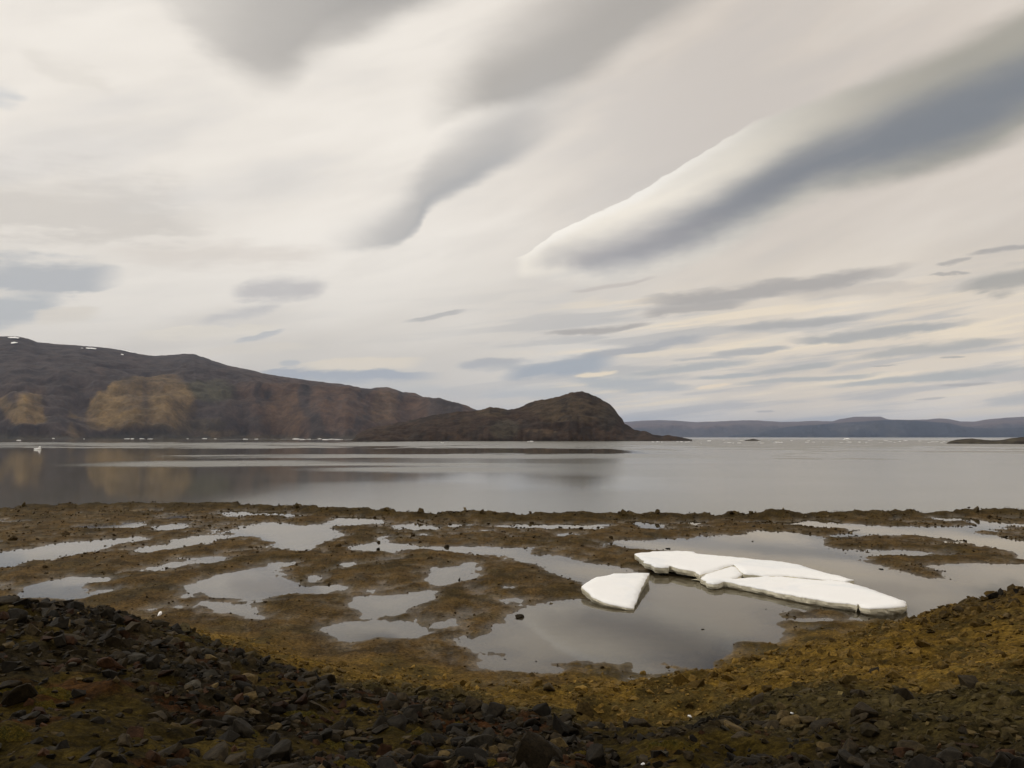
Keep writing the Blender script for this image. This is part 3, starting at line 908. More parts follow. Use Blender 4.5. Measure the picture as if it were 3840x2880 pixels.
# ------------------------------------------------------------------ hills, island, far mountains
def hill_sheet(name, ridge_src, r0, rr, back, cols, rows, mat, prof, colour, base_z=-3.0, spur=None, gul=0.0, gul_f=60.0, seed=0, ridge_noise=0.0, rug=(0, 1)):
    pts = np.array([azel(x, y) for x, y in ridge_src])
    A = np.linspace(pts[0, 0], pts[-1, 0], cols)
    T = np.interp(A, pts[:, 0], np.tan(pts[:, 1]))
    TN = fbm(A * 220, A * 0, seed + 3, 4) * ridge_noise
    p = np.concatenate([np.linspace(0, 1, rows), np.linspace(1, 2, 10)[1:]])
    PP, A2 = np.meshgrid(p, A, indexing='ij')
    T2 = np.repeat(T[None], len(p), 0)
    pc = np.clip(PP, 0, 1)
    R0 = r0(A2) if callable(r0) else np.full_like(A2, r0)
    RR_ = rr(A2) if callable(rr) else np.full_like(A2, rr)
    R = R0 + pc * (RR_ - R0)
    f = prof(pc, A2)
    T2 = T2 + TN[None] * f ** 6
    bell = np.sin(np.pi * np.clip(pc, 0, 1)) ** 0.8
    if gul:
        gn = 0.5 + fbm(A2 * gul_f + f * 0.8, f * 1.0 + 3.0, seed, 4, 0.5)
        R = R - bell * gul * (gn - 0.5) * 2
    if spur is not None:
        R = R - spur(A2, f) * bell
    T0 = -CAM_H / R0
    z = CAM_H + (T0 + f * (T2 - T0)) * R
    if rug[0]:                                  # broken rock relief, fading out at the shore and the skyline
        xx, yy = R * np.sin(A2), R * np.cos(A2)
        rn = fbm(xx / rug[1], (yy + z * 1.5) / rug[1], seed + 70, 6, 0.55)
        rn = np.where(rn > 0, rn * 0.6, rn)
        z = z + rug[0] * rn * np.sin(np.pi * np.clip(pc, 0, 1) ** 0.7) ** 0.6
    z[0] = base_z
    bk = np.clip(PP - 1, 0, 1)
    R = R + bk * back
    z = np.where(bk > 0, z * (1 - bk) ** 1.3 + base_z * (1 - (1 - bk) ** 1.3), z)
    X, Y = R * np.sin(A2), R * np.cos(A2)
    nR, nC = X.shape
    ix = np.arange(nR * nC).reshape(nR, nC)
    F_ = np.stack([ix[:-1, :-1], ix[:-1, 1:], ix[1:, 1:], ix[1:, :-1]], -1).reshape(-1, 4)
    o = mesh_obj(name, np.stack([X, Y, z], -1).reshape(-1, 3), F_, mat, smooth=True, kind='structure')
    sx = CX + np.tan(A2) * FPX
    attr_color(o.data, 'cover', colour(sx.ravel(), f.ravel(), T2.ravel(), PP.ravel()))
    return o, (A, p, X, Y, z)

def blob(sx, yy, x0, y0, wx, wy, seed=0):
    d = np.sqrt(((sx - x0) / wx) ** 2 + ((yy - y0) / wy) ** 2) + fbm(sx * 0.010, yy * 0.014, seed, 5) * 0.32
    return sstep(d, 1.12, 0.72)

def mixv(c_, k, d):
    return c_ * (1 - k[:, None]) + np.array(d)[None] * k[:, None]

# left hills
ridge_left = [(-7000, 1648), (-4200, 1330), (-2600, 1250), (-1400, 1235), (-700, 1255), (0, 1262), (29, 1260), (55, 1260), (104, 1269), (139, 1282), (220, 1291), (324, 1298), (359, 1300), (440, 1310), (498, 1322), (550, 1332), (584, 1334), (637, 1331), (694, 1326), (729, 1328), (770, 1342), (810, 1356),
              (856, 1371), (926, 1384), (984, 1400), (1071, 1414), (1157, 1426), (1215, 1433), (1280, 1440), (1317, 1446), (1354, 1455), (1391, 1458), (1412, 1453), (1452, 1453), (1477, 1460), (1514, 1472), (1557, 1480), (1587, 1492), (1643, 1503), (1680, 1511), (1723, 1520), (1747, 1529), (1772, 1540), (1850, 1565), (1930, 1600), (2010, 1636)]
brk_x = np.array([-2600, 0, 330, 600, 700, 900, 1050, 1280, 1420, 1600, 2010.])
brk_f = np.array([0.55, 0.55, 0.60, 0.68, 0.70, 0.80, 0.86, 0.90, 0.93, 0.95, 0.95])
def prof_left(p, A):
    sx = CX + np.tan(A) * FPX
    B = np.interp(sx, brk_x, brk_f)
    k = p / 0.34
    low = B * (0.12 * sstep(k, 0, 0.18) + 0.88 * np.clip((k - 0.08) / 0.92, 0, 1) ** 0.85)
    hi = B + (1 - B) * np.clip((p - 0.34) / 0.66, 0, 1) ** 0.75
    return np.where(p < 0.34, low, hi)
def ypx(sx, f, T):
    return HOR - (f * T - (1 - f) * 0.0025) * FPX
def spur_left(A, f):
    sx = CX + np.tan(A) * FPX
    h = f
    return 420 * np.exp(-((sx - 520) / 190) ** 2) * np.exp(-((h - 0.3) / 0.4) ** 2) + 380 * np.exp(-((sx - 70) / 130) ** 2) * np.exp(-((h - 0.22) / 0.25) ** 2) \
        + 240 * np.exp(-((sx - 960) / 160) ** 2) - 300 * np.exp(-((sx - 300) / 60) ** 2) * np.exp(-((h - 0.25) / 0.3) ** 2)
def col_left(sx, f, T, p):
    y = ypx(sx, f, T)
    n1 = fbm(sx * 0.008, y * 0.016, 201, 5); n2 = fbm(sx * 0.022 + y * 0.008, y * 0.02 - sx * 0.004, 211, 5)
    c_ = np.repeat(np.array([[0.062, 0.047, 0.041]]), len(sx), 0)
    c_ = mixv(c_, sstep(n1, 0.0, 0.4) * 0.6, (0.085, 0.058, 0.045))
    # gullied slope: red-brown and grey streaks, greenish shoulder
    sl = sstep(y, 1425, 1470) * sstep(sx, 820, 980)
    c_ = mixv(c_, sl * 0.8, (0.096, 0.060, 0.042))
    c_ = mixv(c_, sl * sstep(n2, 0.05, 0.3) * 0.6, (0.105, 0.062, 0.038))
    c_ = mixv(c_, sl * sstep(n2, -0.02, -0.25) * 0.7, (0.045, 0.037, 0.033))
    c_ = mixv(c_, blob(sx, y, 1060, 1570, 80, 90, 5) * 0.75, (0.118, 0.070, 0.040))
    c_ = mixv(c_, blob(sx, y, 1440, 1520, 55, 80, 6) * 0.7, (0.125, 0.080, 0.046))
    c_ = mixv(c_, blob(sx, y, 1140, 1490, 25, 60, 7) * 0.6, (0.04, 0.033, 0.032))
    c_ = mixv(c_, blob(sx, y, 780, 1480, 110, 50, 8) * 0.8, (0.082, 0.073, 0.043))
    c_ = mixv(c_, blob(sx, y, 690, 1600, 170, 30, 9) * 0.6, (0.085, 0.065, 0.04))
    # pale tan spurs
    wx = sx + fbm(sx * 0.02, y * 0.02, 231, 5) * 40; wy = y + fbm(sx * 0.02, y * 0.02, 241, 5) * 30
    dome = poly_sd(wx, wy, R1([(560, 610), (600, 560), (650, 520), (720, 475), (800, 430), (880, 405), (1000, 388), (1110, 395), (1180, 430), (1230, 480), (1250, 540), (1240, 600), (1180, 640), (1050, 665), (900, 690), (760, 690), (640, 670), (580, 640)]))
    low_side = sstep(y, 1500, 1580) * 26 + sstep(sx, 560, 700) * 22 + 7
    tan = sstep(-dome, -low_side * 0.9, low_side * 0.7)
    tan = np.maximum(tan, sstep(-poly_sd(wx, wy, R1([(-300, 600), (-80, 575), (0, 560), (60, 545), (110, 515), (180, 500), (225, 490), (240, 540), (300, 580), (310, 640), (290, 680), (180, 685), (80, 672), (0, 645), (-300, 650)])), -5, 22) * 0.85)
    tan = np.maximum(tan, sstep(-poly_sd(wx, wy, R1([(455, 645), (490, 590), (530, 600), (525, 632)])), -4, 8) * 0.8)
    tan = np.maximum(tan, sstep(-poly_sd(wx, wy, R1([(400, 752), (400, 720), (480, 680), (560, 720), (575, 752)])), -5, 14) * 0.55)
    tan = np.maximum(tan, blob(sx, y, 835, 1630, 80, 12, 16) * 0.5)
    crease = np.exp(-((sx - 543 - (y - 1480) * 0.08) / 12) ** 2) * sstep(y, 1440, 1480) * 0.22  # shade along the fold put into the colour by thinning the tan
    c_ = mixv(c_, np.clip(tan * (0.76 + n1 * 0.5 + n2 * 0.45) - crease, 0, 1), (0.205, 0.138, 0.062))
    c_ = mixv(c_, sstep(y, 1622, 1640) * 0.6 * (1 - tan), (0.070, 0.062, 0.042))
    return c_
hl, HL = hill_sheet('hill_range', ridge_left, lambda A: 4200 + fbm(A * 14, A * 0, 5, 3) * 500, 6400, 2500, 800, 150, M_HILL, prof_left, col_left, spur=spur_left, gul=38, gul_f=60, seed=301, ridge_noise=0.0006, rug=(70, 240))
tag(hl, 'long dark brown hill range with tan spurs across the fjord')

# island in front of them
ridge_isl = R2([(60, 414), (75, 408), (95, 378), (130, 352), (200, 327), (300, 311), (400, 290), (500, 266), (600, 250), (700, 236), (800, 230), (860, 220), (905, 206), (960, 212), (1010, 220), (1060, 218), (1110, 198), (1150, 178), (1190, 165), (1240, 158), (1300, 147), (1350, 132), (1400, 115), (1470, 110), (1500, 118), (1550, 138), (1600, 165), (1640, 190), (1670, 220), (1690, 250), (1715, 280), (1727, 310), (1760, 326), (1790, 345), (1850, 351), (1900, 374), (1950, 382), (2000, 377), (2050, 386), (2090, 401), (2120, 410), (2140, 413)])
def prof_isl(p, A):
    return np.clip(0.9 * p ** 0.72 + 0.1 * sstep(p, 0, 0.25), 0, 1)
def col_isl(sx, f, T, p):
    y = ypx(sx, f, T)
    n1 = fbm(sx * 0.02, y * 0.04, 401, 5); n2 = fbm(sx * 0.03 + y * 0.02, y * 0.05, 411, 5)
    c_ = np.repeat(np.array([[0.046, 0.030, 0.021]]), len(sx), 0)
    c_ = mixv(c_, sstep(n1, 0.0, 0.35) * 0.6, (0.062, 0.042, 0.028))
    c_ = mixv(c_, np.maximum(blob(sx, y, 2140, 1530, 160, 50, 21), blob(sx, y, 1840, 1545, 70, 18, 22)) * 0.6, (0.080, 0.058, 0.034))
    c_ = mixv(c_, blob(sx, y, 2040, 1613, 70, 8, 23) * 0.7, (0.105, 0.072, 0.045))
    c_ = mixv(c_, blob(sx, y, 1890, 1605, 60, 35, 24) * 0.5, (0.072, 0.066, 0.048))
    c_ = mixv(c_, blob(sx, y, 2280, 1570, 40, 40, 25) * 0.6, (0.04, 0.034, 0.026))
    c_ = mixv(c_, sstep(n2, -0.05, -0.35) * 0.6, (0.026, 0.021, 0.018))
    c_ = mixv(c_, sstep(y, 1640, 1650) * 0.7, (0.03, 0.027, 0.02))
    return c_
isl, _ = hill_sheet('island', ridge_isl, lambda A: 1395 + fbm(A * 60, A * 0, 7, 3) * 30, lambda A: 1620 + 0 * A, 260, 460, 90, M_ISLE, prof_isl, col_isl, gul=5, gul_f=90, seed=431, ridge_noise=0.0012, rug=(9, 40))
tag(isl, 'dark brown hump-backed island standing in the middle of the fjord')

# far mountains
back_r = R3([(-500, 205), (-200, 196), (60, 190), (180, 182), (250, 180), (350, 183), (440, 191), (560, 187), (700, 181), (800, 183), (900, 190), (1000, 188), (1080, 184), (1180, 187), (1220, 175), (1300, 162), (1440, 162), (1480, 176), (1600, 179), (1680, 177), (1750, 170), (1800, 173), (1870, 187), (1940, 189), (2000, 178), (2100, 168), (2212, 162), (2600, 150), (3400, 160), (4600, 178), (6200, 215), (8000, 282)])
def prof_far(p, A):
    return np.clip(0.62 * sstep(p, 0, 0.28) + 0.38 * p ** 0.9, 0, 1)
def col_far(sx, f, T, p):
    n1 = fbm(sx * 0.01, f * 3, 501, 4)
    c_ = np.repeat(np.array([[0.060, 0.050, 0.048]]), len(sx), 0)
    c_ = mixv(c_, sstep(f + n1 * 0.2, 0.45, 0.75), (0.125, 0.085, 0.070))
    return c_
fm, _ = hill_sheet('mountain_range', back_r, 19500, 24000, 5000, 560, 60, M_FAR, prof_far, col_far, gul=400, gul_f=60, seed=531, ridge_noise=0.0003)
tag(fm, 'pale flat-topped far mountains on the horizon')
bluff_r = R3([(560, 276), (640, 262), (750, 250), (850, 235), (900, 222), (1000, 210), (1100, 205), (1200, 195), (1300, 190), (1450, 180), (1600, 180), (1700, 188), (1800, 195), (1880, 213), (1950, 224), (2050, 226), (2212, 220), (2600, 215), (3400, 230), (4400, 250), (5600, 284)])
def col_bluff(sx, f, T, p):
    n1 = fbm(sx * 0.012, f * 1.5, 511, 4)
    c_ = np.repeat(np.array([[0.024, 0.026, 0.034]]), len(sx), 0)  # bluish base: some of the distance haze is put into the rock colour
    return mixv(c_, sstep(n1, 0.05, 0.4) * 0.6, (0.075, 0.066, 0.06))
bl, _ = hill_sheet('mountain_range', bluff_r, 16500, 18000, 1200, 470, 50, M_FAR, lambda p, A: np.clip(p ** 0.55, 0, 1), col_bluff, gul=260, gul_f=110, seed=541, ridge_noise=0.0003)
tag(bl, 'dark blue steep bluff in front of the far mountains')

# low skerries
def skerry(name, ridge, r0, r1, label, seed):
    def col_s(sx, f, T, p):
        n1 = fbm(sx * 0.05, f * 3, seed, 4)
        c_ = np.repeat(np.array([[0.050, 0.040, 0.027]]), len(sx), 0)
        return mixv(c_, sstep(n1, 0.0, 0.3) * 0.6, (0.08, 0.068, 0.042))
    o, _ = hill_sheet(name, ridge, r0, r1, (r1 - r0) * 1.5, 120, 26, M_ISLE, lambda p, A: np.clip(p ** 0.6, 0, 1), col_s, base_z=-1.0, gul=(r1 - r0) * 0.15, gul_f=200, seed=seed, ridge_noise=0.0006)
    tag(o, label)
skerry('islet', R3([(700, 294), (712, 287), (730, 283), (755, 281.5), (775, 284), (790, 291), (798, 295)]), 1500, 1540, 'small dark rounded islet off the island point', 601)
skerry('islet', R3([(1795, 301), (1815, 294), (1850, 286), (1890, 282), (1930, 278), (1990, 285), (2040, 288), (2090, 288), (2150, 276), (2212, 270), (2400, 262), (2700, 275), (2800, 302)]), 955, 1010, 'low brown islet running out of the right edge', 611)
skerry('islet', R1([(1530, 783), (1550, 779), (1590, 777.5), (1640, 779), (1685, 777), (1700, 774), (1760, 772.5), (1850, 774), (1920, 779), (1935, 783)]), 1750, 1780, 'flat dark skerry below the left hills', 621)
skerry('islet', R2([(2120, 416), (2135, 413.5), (2155, 412.5), (2170, 415), (2178, 417)]), 1380, 1395, 'tiny dark rock off the tip of the island', 631)

# snow left on the ridge of the hills
A_, p_, HX, HY, HZ = HL
def snow_patch(px, py, w, h, label, seed):
    a0, e0 = azel(px, py)
    j = int(np.argmin(np.abs(A_ - a0)))
    elv = np.arctan2(HZ[:150, j] - CAM_H, np.hypot(HX[:150, j], HY[:150, j]))
    i = int(np.argmin(np.abs(elv - e0)))
    dA = w / FPX / 2
    j0, j1 = int(np.argmin(np.abs(A_ - (a0 - dA)))), int(np.argmin(np.abs(A_ - (a0 + dA))))
    j1 = max(j1, j0 + 2)
    i0 = int(np.argmin(np.abs(elv - (e0 - h / FPX / 2)))); i1 = int(np.argmin(np.abs(elv - (e0 + h / FPX / 2))))
    i1 = max(i1, i0 + 2)
    i1 = min(i1, 149); i0 = min(i0, i1 - 2)
    nu, nv = 18, 8
    vs, fs = [], []
    for v in range(nv + 1):
        for u in range(nu + 1):
            fu, fv = u / nu, v / nv
            wob = 1 - 0.35 * random.random()
            cu = 0.5 + (fu - 0.5); half = math.sqrt(max(0.0, 1 - (2 * cu - 1) ** 2)) * wob
            jj = j0 + (j1 - j0) * cu; ii_ = (i0 + i1) / 2 + (fv - 0.5) * (i1 - i0) * half
            ja, ia = min(int(jj), len(A_) - 2), min(int(ii_), 148)
            tj, ti = jj - ja, ii_ - ia
            def lerp(Q):
                return (Q[ia, ja] * (1 - tj) + Q[ia, ja + 1] * tj) * (1 - ti) + (Q[ia + 1, ja] * (1 - tj) + Q[ia + 1, ja + 1] * tj) * ti
            x_, y_, z_ = lerp(HX), lerp(HY), lerp(HZ)
            k = 1 - 12.0 / math.hypot(x_, y_)
            vs.append((x_ * k, y_ * k, z_ + 5.0))
    for v in range(nv):
        for u in range(nu):
            q_ = v * (nu + 1) + u
            fs.append((q_, q_ + 1, q_ + nu + 2, q_ + nu + 1))
    o = mesh_obj('snow_patch', vs, fs, M_ICE, smooth=True)
    tag(o, label, 'snow patch', 'snow patches on the hill ridge')
for a in [R1([(92, 118)])[0] + (34, 6, 'largest white snow patch just under the left hilltop', 1), R1([(93, 151)])[0] + (16, 4, 'small snow patch below the largest one on the hilltop', 2),
          R1([(593, 189)])[0] + (32, 4, 'thin snow streak in the middle of the hill ridge', 3), R1([(532, 187)])[0] + (9, 3, 'tiny snow spot beside the thin streak on the ridge', 4),
          R1([(825, 203)])[0] + (44, 5, 'long snow streak at the end of the ridge crest', 5), R1([(787, 229)])[0] + (8, 3, 'tiny snow spot below the long streak', 6)]:
    snow_patch(*a)

# ------------------------------------------------------------------ ice floes
def resample(P, step):
    out_ = []
    n = len(P)
    for i in range(n):
        a, b = P[i], P[(i + 1) % n]
        k = max(1, int(math.hypot(b[0] - a[0], b[1] - a[1]) / step))
        for j in range(k):
            t = j / k
            out_.append((a[0] + (b[0] - a[0]) * t, a[1] + (b[1] - a[1]) * t))
    return np.array(out_)

def slab(name, outline, zs, rings_, parent, step=0.09, rough_edge=0.06, top_noise=0.035, creases=(), seed=0):
    """ice slab: measured outline at its own height, worn rim, broken sides going down through `rings_`"""
    W3 = np.array([(*on_level(x, y, z), z) for (x, y), z in zip(outline, zs)])
    A3 = np.c_[W3[:, 0], W3[:, 1], np.ones(len(W3))]
    pl, *_ = np.linalg.lstsq(A3, W3[:, 2], rcond=None)
    P = resample([(p[0], p[1]) for p in W3], step)
    nrm = np.zeros_like(P)
    d = np.roll(P, -2, 0) - np.roll(P, 2, 0)
    area = np.sum(P[:, 0] * np.roll(P[:, 1], -1) - np.roll(P[:, 0], -1) * P[:, 1])
    sgn = 1 if area > 0 else -1
    nrm[:, 0], nrm[:, 1] = d[:, 1] * sgn, -d[:, 0] * sgn
    nrm /= np.linalg.norm(nrm, axis=1)[:, None] + 1e-9
    jag = fbm(P[:, 0] * 2.2, P[:, 1] * 2.2, seed, 4)
    P = P + nrm * jag[:, None] * rough_edge * 2
    n = len(P)
    lo, hi = P.min(0), P.max(0)
    gx, gy = np.meshgrid(np.arange(lo[0], hi[0], 0.22), np.arange(lo[1], hi[1], 0.22))
    gx, gy = gx.ravel() + RNG.uniform(-.06, .06, gx.size), gy.ravel() + RNG.uniform(-.06, .06, gx.size)
    sd = poly_sd(gx, gy, P)
    k = sd < -0.14
    pts = np.concatenate([P, np.c_[gx[k], gy[k]]])
    r = delaunay_2d_cdt([Vector(p) for p in pts], [(i, (i + 1) % n) for i in range(n)], [], 1, 1e-5)
    pv = np.array([(v[0], v[1]) for v in r[0]])
    tris = [tuple(f) for f in r[2]]
    sdv = -poly_sd(pv[:, 0], pv[:, 1], P)
    sdv = np.maximum(sdv, 0)
    zt = pl[0] * pv[:, 0] + pl[1] * pv[:, 1] + pl[2]
    zt = zt + fbm(pv[:, 0] * 0.5, pv[:, 1] * 0.5, seed + 9, 3) * top_noise * 2 + fbm(pv[:, 0] * 3, pv[:, 1] * 3, seed + 19, 3) * top_noise * 0.5
    for (ca, cb, depth, width) in creases:
        a, b = on_level(*ca, 0.4), on_level(*cb, 0.4)
        ex, ey = b[0] - a[0], b[1] - a[1]
        L = math.hypot(ex, ey); ex /= L; ey /= L
        s_ = (pv[:, 0] - a[0]) * ex + (pv[:, 1] - a[1]) * ey
        t_ = -(pv[:, 0] - a[0]) * ey + (pv[:, 1] - a[1]) * ex
        zt = zt - depth * np.exp(-(t_ / width) ** 2) * sstep(s_, -0.2, 0.2) * sstep(s_, L + 0.2, L - 0.2)
    zt = zt - 0.045 * np.exp(-sdv / 0.09)
    verts = [tuple(v) for v in np.c_[pv, zt]]
    # rim loop in order
    key = {(round(v[0], 4), round(v[1], 4)): i for i, v in enumerate(pv[: n + 50])}
    rim = []
    for p in P:
        i = key.get((round(p[0], 4), round(p[1], 4)))
        if i is None:
            i = int(np.argmin((pv[:, 0] - p[0]) ** 2 + (pv[:, 1] - p[1]) ** 2))
        if not rim or rim[-1] != i:
            rim.append(i)
    if rim[0] == rim[-1]:
        rim.pop()
    up_faces = []
    for f in tris:
        a, b, c_ = (pv[i] for i in f)
        if (b[0] - a[0]) * (c_[1] - a[1]) - (b[1] - a[1]) * (c_[0] - a[0]) < 0:
            f = f[::-1]
        up_faces.append(f)
    rimP = pv[rim]; rz = zt[rim]
    d = np.roll(rimP, -2, 0) - np.roll(rimP, 2, 0)
    nn = np.c_[d[:, 1] * sgn, -d[:, 0] * sgn]
    nn /= np.linalg.norm(nn, axis=1)[:, None] + 1e-9
    prev = rim
    side_faces = []
    m = len(rim)
    for q_, (dz, inset, jit, absolute) in enumerate(rings_):
        zz = np.full(m, dz) if absolute else rz - dz
        jn = fbm(rimP[:, 0] * 4 + q_ * 5, rimP[:, 1] * 4 + zz * 8, seed + 40 + q_, 4)
        Q = rimP + nn * (-inset + jn[:, None] * jit * 2)
        zz = zz + fbm(rimP[:, 0] * 2.5, rimP[:, 1] * 2.5 + q_, seed + 60 + q_, 3) * jit * (0 if absolute else 1.2)
        base = len(verts)
        verts += [(Q[i, 0], Q[i, 1], zz[i]) for i in range(m)]
        cur = list(range(base, base + m))
        for i in range(m):
            j = (i + 1) % m
            f = (prev[i], cur[i], cur[j], prev[j])
            side_faces.append(f if sgn > 0 else f[::-1])
        prev = cur
    o = mesh_obj(name, verts, up_faces + side_faces, M_ICE, parent)
    o.data.materials.append(M_ICE_SIDE)
    nt_ = len(up_faces)
    for i, p in enumerate(o.data.polygons):
        if i >= nt_ + m:                       # the rounded lip stays clean white, the broken sides are stained
            p.material_index = 1
        p.use_smooth = i < nt_
    return o

def empty(name, loc):
    e = bpy.data.objects.new(name, None)
    e.location = loc
    e.empty_display_size = 0.3
    COL.objects.link(e)
    return e

def child(o, e):
    o.parent = e
    o.matrix_parent_inverse = Matrix.Translation(-Vector(e.location))

# big floe: a rear plate frozen to a lower front plate
fx, fy = on_level(2860, 2190, 0.3)
big = empty('ice_floe', (fx, fy, ZP))
tag(big, 'long cracked white ice floe grounded in the large pool', 'ice floe')
rearO = Z1([(120, 168), (200, 146), (310, 139), (350, 126), (470, 119), (600, 123), (700, 119), (930, 133), (980, 156), (1300, 181), (1800, 236), (2060, 259)]) + \
    Z2([(370, 68), (560, 100), (700, 130), (850, 180), (970, 210), (1080, 245), (1200, 268), (1300, 300), (1400, 322), (1280, 336), (1100, 311), (900, 293), (700, 277), (500, 259), (230, 254)]) + \
    Z1([(1900, 457), (1720, 436), (1620, 430), (1560, 360), (1480, 305), (1350, 333), (1230, 373), (1120, 402), (1010, 437), (950, 405), (820, 385), (700, 360), (592, 332), (580, 350), (480, 356), (390, 350), (330, 318), (240, 288), (250, 262), (170, 212)])
rear = slab('rear_plate', rearO, [float(np.interp(p[0], [2400, 2650, 3050], [0.54, 0.54, 0.42])) for p in rearO], [(0.03, -0.01, 0.01, False), (0.16, -0.01, 0.035, False), (0.30, 0.06, 0.05, False), (0.34, 0.45, 0.05, False), (0.0, 0.9, 0.02, True)], None, seed=700,
            creases=[(Z1([(250, 250)])[0], Z1([(480, 205)])[0], 0.05, 0.10), (Z1([(545, 190)])[0], Z1([(560, 240)])[0], 0.04, 0.06), (Z2([(80, 150)])[0], Z2([(300, 160)])[0], 0.03, 0.07)])
child(rear, big)
frontO = Z1([(1010, 497), (1120, 434), (1230, 387), (1350, 344), (1480, 316), (1562, 376), (1605, 440), (1550, 482), (1452, 517), (1600, 499), (1870, 479), (1898, 466)]) + \
    Z2([(232, 263), (500, 270), (700, 287), (900, 304), (1100, 320), (1265, 344), (1340, 355), (1430, 385), (1600, 440), (1750, 485), (1880, 525), (1980, 570), (2050, 605), (2070, 640), (2030, 664), (1900, 686), (1750, 692), (1600, 688), (1500, 670), (1468, 655), (1445, 630), (1430, 648), (1350, 628), (1000, 580), (700, 535), (450, 490), (200, 430), (0, 393)]) + \
    Z1([(1500, 570), (1345, 548), (1290, 568), (1200, 580), (1130, 565), (1050, 520)])
front = slab('front_plate', frontO, [0.40] * len(frontO), [(0.03, -0.01, 0.008, False), (0.13, -0.02, 0.03, False), (0.22, 0.0, 0.03, False), (0.11, 0.06, 0.02, True), (-0.2, 0.25, 0.02, True)], None, seed=720,
             creases=[(Z2([(280, 290)])[0], Z2([(820, 440)])[0], 0.03, 0.10)])
child(front, big)
# small wedge floe
smO = Z3([(195, 597), (320, 520), (400, 480), (540, 410), (800, 370), (960, 325), (1300, 305), (1800, 290), (1775, 345), (1690, 455), (1702, 482), (1600, 640), (1540, 830), (1490, 960), (1425, 1140), (1250, 1110), (1000, 1040), (760, 960), (560, 870), (430, 800), (310, 700), (230, 650)])
smZ = [0.52, 0.53, 0.54, 0.55, 0.56, 0.56, 0.56, 0.56, 0.54, 0.51, 0.50, 0.43, 0.36, 0.30, 0.20, 0.24, 0.30, 0.36, 0.41, 0.45, 0.48, 0.50]
sx_, sy_ = on_level(2330, 2230, 0.1)
small = slab('ice_floe', smO, smZ, [(0.03, -0.01, 0.008, False), (0.10, -0.01, 0.02, False), (0.07, 0.07, 0.02, True), (-0.2, 0.2, 0.02, True)], None, seed=740, step=0.07, rough_edge=0.022,
             creases=[(Z3([(1200, 480)])[0], Z3([(1700, 462)])[0], 0.05, 0.06)])
tag(small, 'wedge-shaped white ice floe beside the long cracked floe', 'ice floe')

# drifting ice far out: each piece its own object
def ice_chunk_mesh(seed):
    rg = random.Random(seed)
    bm = bmesh.new()
    for i in range(26):
        a = rg.uniform(0, 6.283); k = rg.uniform(0.25, 1) ** 0.6
        bm.verts.new((math.cos(a) * k, math.sin(a) * k * 0.6, rg.uniform(-0.15, 0.28) * (1.3 - k) * 1.4))
    r = bmesh.ops.convex_hull(bm, input=bm.verts)
    for v in [v for v in bm.verts if not v.link_faces]:
        bm.verts.remove(v)
    me = bpy.data.meshes.new('ice_chunk')
    bm.to_mesh(me); bm.free()
    me.materials.append(M_ICE)
    return me
CHUNK = [ice_chunk_mesh(i) for i in range(8)]
def drift(px, py, wpx, hpx, label, group, k):
    x, y = on_level(px, py, 0.0)
    d = math.hypot(x, y)
    o = bpy.data.objects.new('drift_ice', CHUNK[k % 8])
    w = wpx * d / FPX / 2
    o.scale = (w, w * 0.7, max(hpx * d / FPX, 0.4) / 0.36)
    o.location = (x, y, 0.0)
    o.rotation_euler = (0, 0, random.uniform(-0.4, 0.4))
    COL.objects.link(o)
    tag(o, label, 'drift ice', group)
    return o
# bergy bit in the calm water on the left: low body, leaning horn
bx, by = on_level(141, 1686, 0)
berg = empty('bergy_bit', (bx, by, 0))
tag(berg, 'small white horned ice block floating alone on the dark calm water', 'ice block')
def lump(name, loc, sc, seed, parent, rot=0.0, tilt=0.0):
    rg = random.Random(seed)
    bm = bmesh.new()
    bmesh.ops.create_icosphere(bm, subdivisions=3, radius=1)
    for v in bm.verts:
        k = 1 + 0.28 * fbm(np.array([v.co.x * 1.7 + seed]), np.array([v.co.y * 1.7 + v.co.z * 1.3]), seed, 3)[0]
        v.co *= k
    me = bpy.data.meshes.new(name)
    bm.to_mesh(me); bm.free()
    me.materials.append(M_ICE)
    for p in me.polygons: p.use_smooth = False
    o = bpy.data.objects.new(name, me)
    o.scale = sc; o.rotation_euler = (0, tilt, rot); o.location = loc
    o.parent = parent
    COL.objects.link(o)
    return o
lump('ice_body', (0.1, 0, 0.25), (1.75, 1.1, 0.62), 3, berg)
lump('ice_horn', (0.95, 0.1, 0.95), (0.62, 0.5, 0.95), 5, berg, 0, 0.25)
lump('ice_shelf', (-1.35, 0, 0.35), (0.75, 0.6, 0.35), 8, berg, 0.3)
